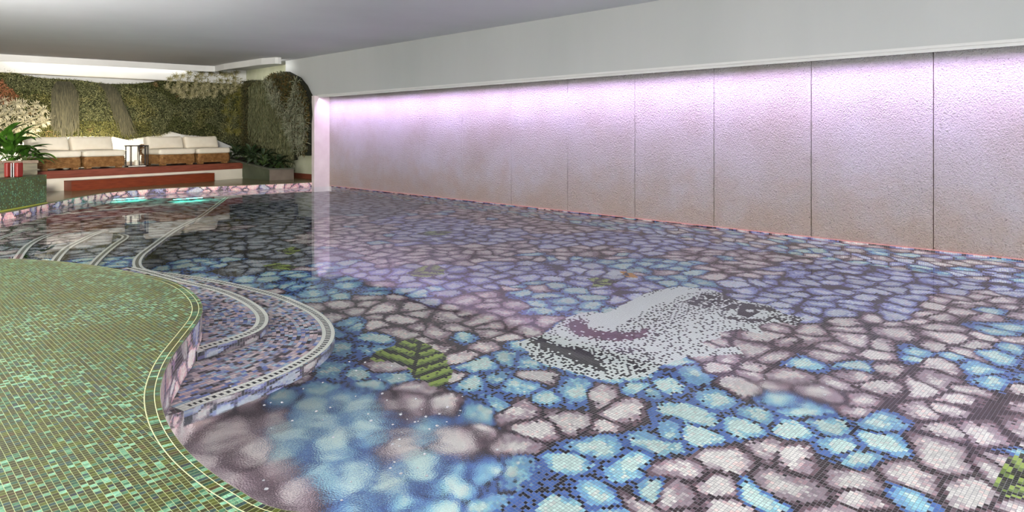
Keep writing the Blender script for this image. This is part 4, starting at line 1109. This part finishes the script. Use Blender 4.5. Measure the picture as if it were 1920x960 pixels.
# rusty bush at the far left of the wall
RB = bwp([(-60, 150), (0, 150), (15, 165), (32, 180), (20, 196), (-60, 196)])
N4 = 2600; q = sample_poly(RB, N4); P = np.c_[q[:, 0], YB - .3 - .1 * RNG.random(N4), q[:, 1]]
Dr = np.c_[RNG.normal(0, .6, N4), -np.abs(RNG.normal(.5, .4, N4)), RNG.normal(.2, .6, N4)]
rb = empty('rust_foliage_bush', (0, 0, 0)); tag(rb, 'clump of rusty orange foliage at the left end of the green wall', 'plant')
leafcloud('small_leaves', P, Dr, np.c_[RNG.uniform(.04, .08, N4), RNG.uniform(.012, .02, N4)], hexcol((150, 96, 66), (120, 76, 50), (168, 118, 86))[(RNG.random(N4) * 3).astype(int)], rb)['kind'] = 'stuff'

PW = 10
# ------------------------------------------------------------------ LED profile under the bulkhead
led = empty('led_profile', (9.0, 0, ZS)); tag(led, 'thin light strip profile running along under the bulkhead above the textured wall', 'light')
bm = bmesh.new(); add_box(bm, -.025, -.012, -4, YJ - .02, -.05, -.001); obj('profile', bm, M_white, led)
def area(name, loc_, rot, sx, sy, power, col, spread=180):
    d = bpy.data.lights.new(name, 'AREA'); d.shape = 'RECTANGLE'; d.size = sx; d.size_y = sy; d.energy = power; d.color = col; d.spread = math.radians(spread)
    o = bpy.data.objects.new(name, d); o.location = loc_; o.rotation_euler = rot; COL.objects.link(o); return o
LED_C = (.74, .52, 1.0)
ny = 7
for k in range(ny):
    L = (YJ + 3.6) / ny; y = -3.6 + L * (k + .5)
    # faces the wall and downwards
    o = area('led_strip', (8.99, y, ZS - .07), (0, math.radians(-26), 0), .02, L * .995, 9 * L, LED_C, 128)
# cove lights hidden behind the fascia, wall washer behind the sofas
area('cove_light', (5.4, 21.84, 3.375), (math.radians(50), 0, 0), 4.6, .05, 6, (1, .98, .95))
area('side_cove_light', (8.62, 19.6, 3.37), (0, math.radians(-50), 0), .08, 3.4, 7, (1, .98, .95))
wx, wy = loc(sl - .5, 1.75)
area('wall_washer', (wx, wy, ZP + .12), (math.radians(98), 0, 0), 2.6, .12, 85, (1, .86, .62), 110)
pt = bpy.data.lights.new('lantern_light', 'POINT'); pt.energy = 5; pt.color = (1, .86, .62); pt.shadow_soft_size = .04
o = bpy.data.objects.new('lantern_light', pt); o.location = (LX, LY, ZP + .1); COL.objects.link(o)
# fill lamps added out of view: upwards, from the left, towards the seating
q = Vector((.42, .35, .84)).to_track_quat('-Z', 'Y')
for x, y, w_ in ((-3.4, -2, 400), (-3.4, 3, 520), (-3.2, 8.5, 680)):
    area('added_ceiling_fill', (x, y, .6), q.to_euler(), 1.2, 1.2, w_, (1, .985, .97), 95)
area('added_left_fill', (-7.4, 3, 1.4), (0, math.radians(-90), 0), 2.2, 14, 850, (1, .94, .87))  # added side fill, no window stands here
q = Vector((4.6, 20.5, -1.2)).to_track_quat('-Z', 'Y')
area('added_seating_fill', (-1.5, -1.5, 2.9), q.to_euler(), 1.2, .8, 200, (1, .96, .9), 45)
# pool lights at the far rim
for px in (235, 345):
    x, y = at(px, 370, 0)
    a = area('pool_light', (x, y - .25, -.12), (math.radians(-75), 0, 0), .6, .1, 10, (.05, 1, .68))
# underwater lamps set in the basin wall below the near deck and behind the camera
NN = normals(NEAR)
for k in range(240, len(NEAR) - 90, 60):
    if NEAR[k][1] > 3.6: continue
    p = NEAR[k] + NN[k] * .06
    fx = bpy.data.objects.new('x', None)
    q = Vector((NN[k][0], NN[k][1], -.25)).to_track_quat('-Z', 'Y')
    a = area('pool_light', (p[0], p[1], -.62), q.to_euler(), .3, .2, PW, (.9, .96, 1))
for y in (-3.9,):
    for x in (3, 5, 7, 8.6):
        area('pool_light', (x, y, -.6), (math.radians(90), 0, 0), .4, .3, PW * 10, (.93, .97, 1), 100)
# open side of the hall behind the camera: soft daylight
w = bpy.data.worlds.new('world'); SC.world = w; w.use_nodes = True
bg = w.node_tree.nodes['Background']; bg.inputs[0].default_value = (.97, .98, 1, 1); bg.inputs[1].default_value = .95

SC.view_settings.view_transform = 'Standard'; SC.view_settings.look = 'None'; SC.view_settings.exposure = .25; SC.view_settings.gamma = 1
try: SC.view_settings.use_curve_mapping = False
except Exception: pass
SC.cycles.use_denoising = True
SC.cycles.denoiser = 'OPENIMAGEDENOISE'
SC.cycles.max_bounces = 10; SC.cycles.diffuse_bounces = 5; SC.cycles.glossy_bounces = 4; SC.cycles.transmission_bounces = 8; SC.cycles.transparent_max_bounces = 8
SC.cycles.caustics_refractive = True; SC.cycles.caustics_reflective = True
SC.cycles.sample_clamp_indirect = 6
SC.cycles.use_adaptive_sampling = False
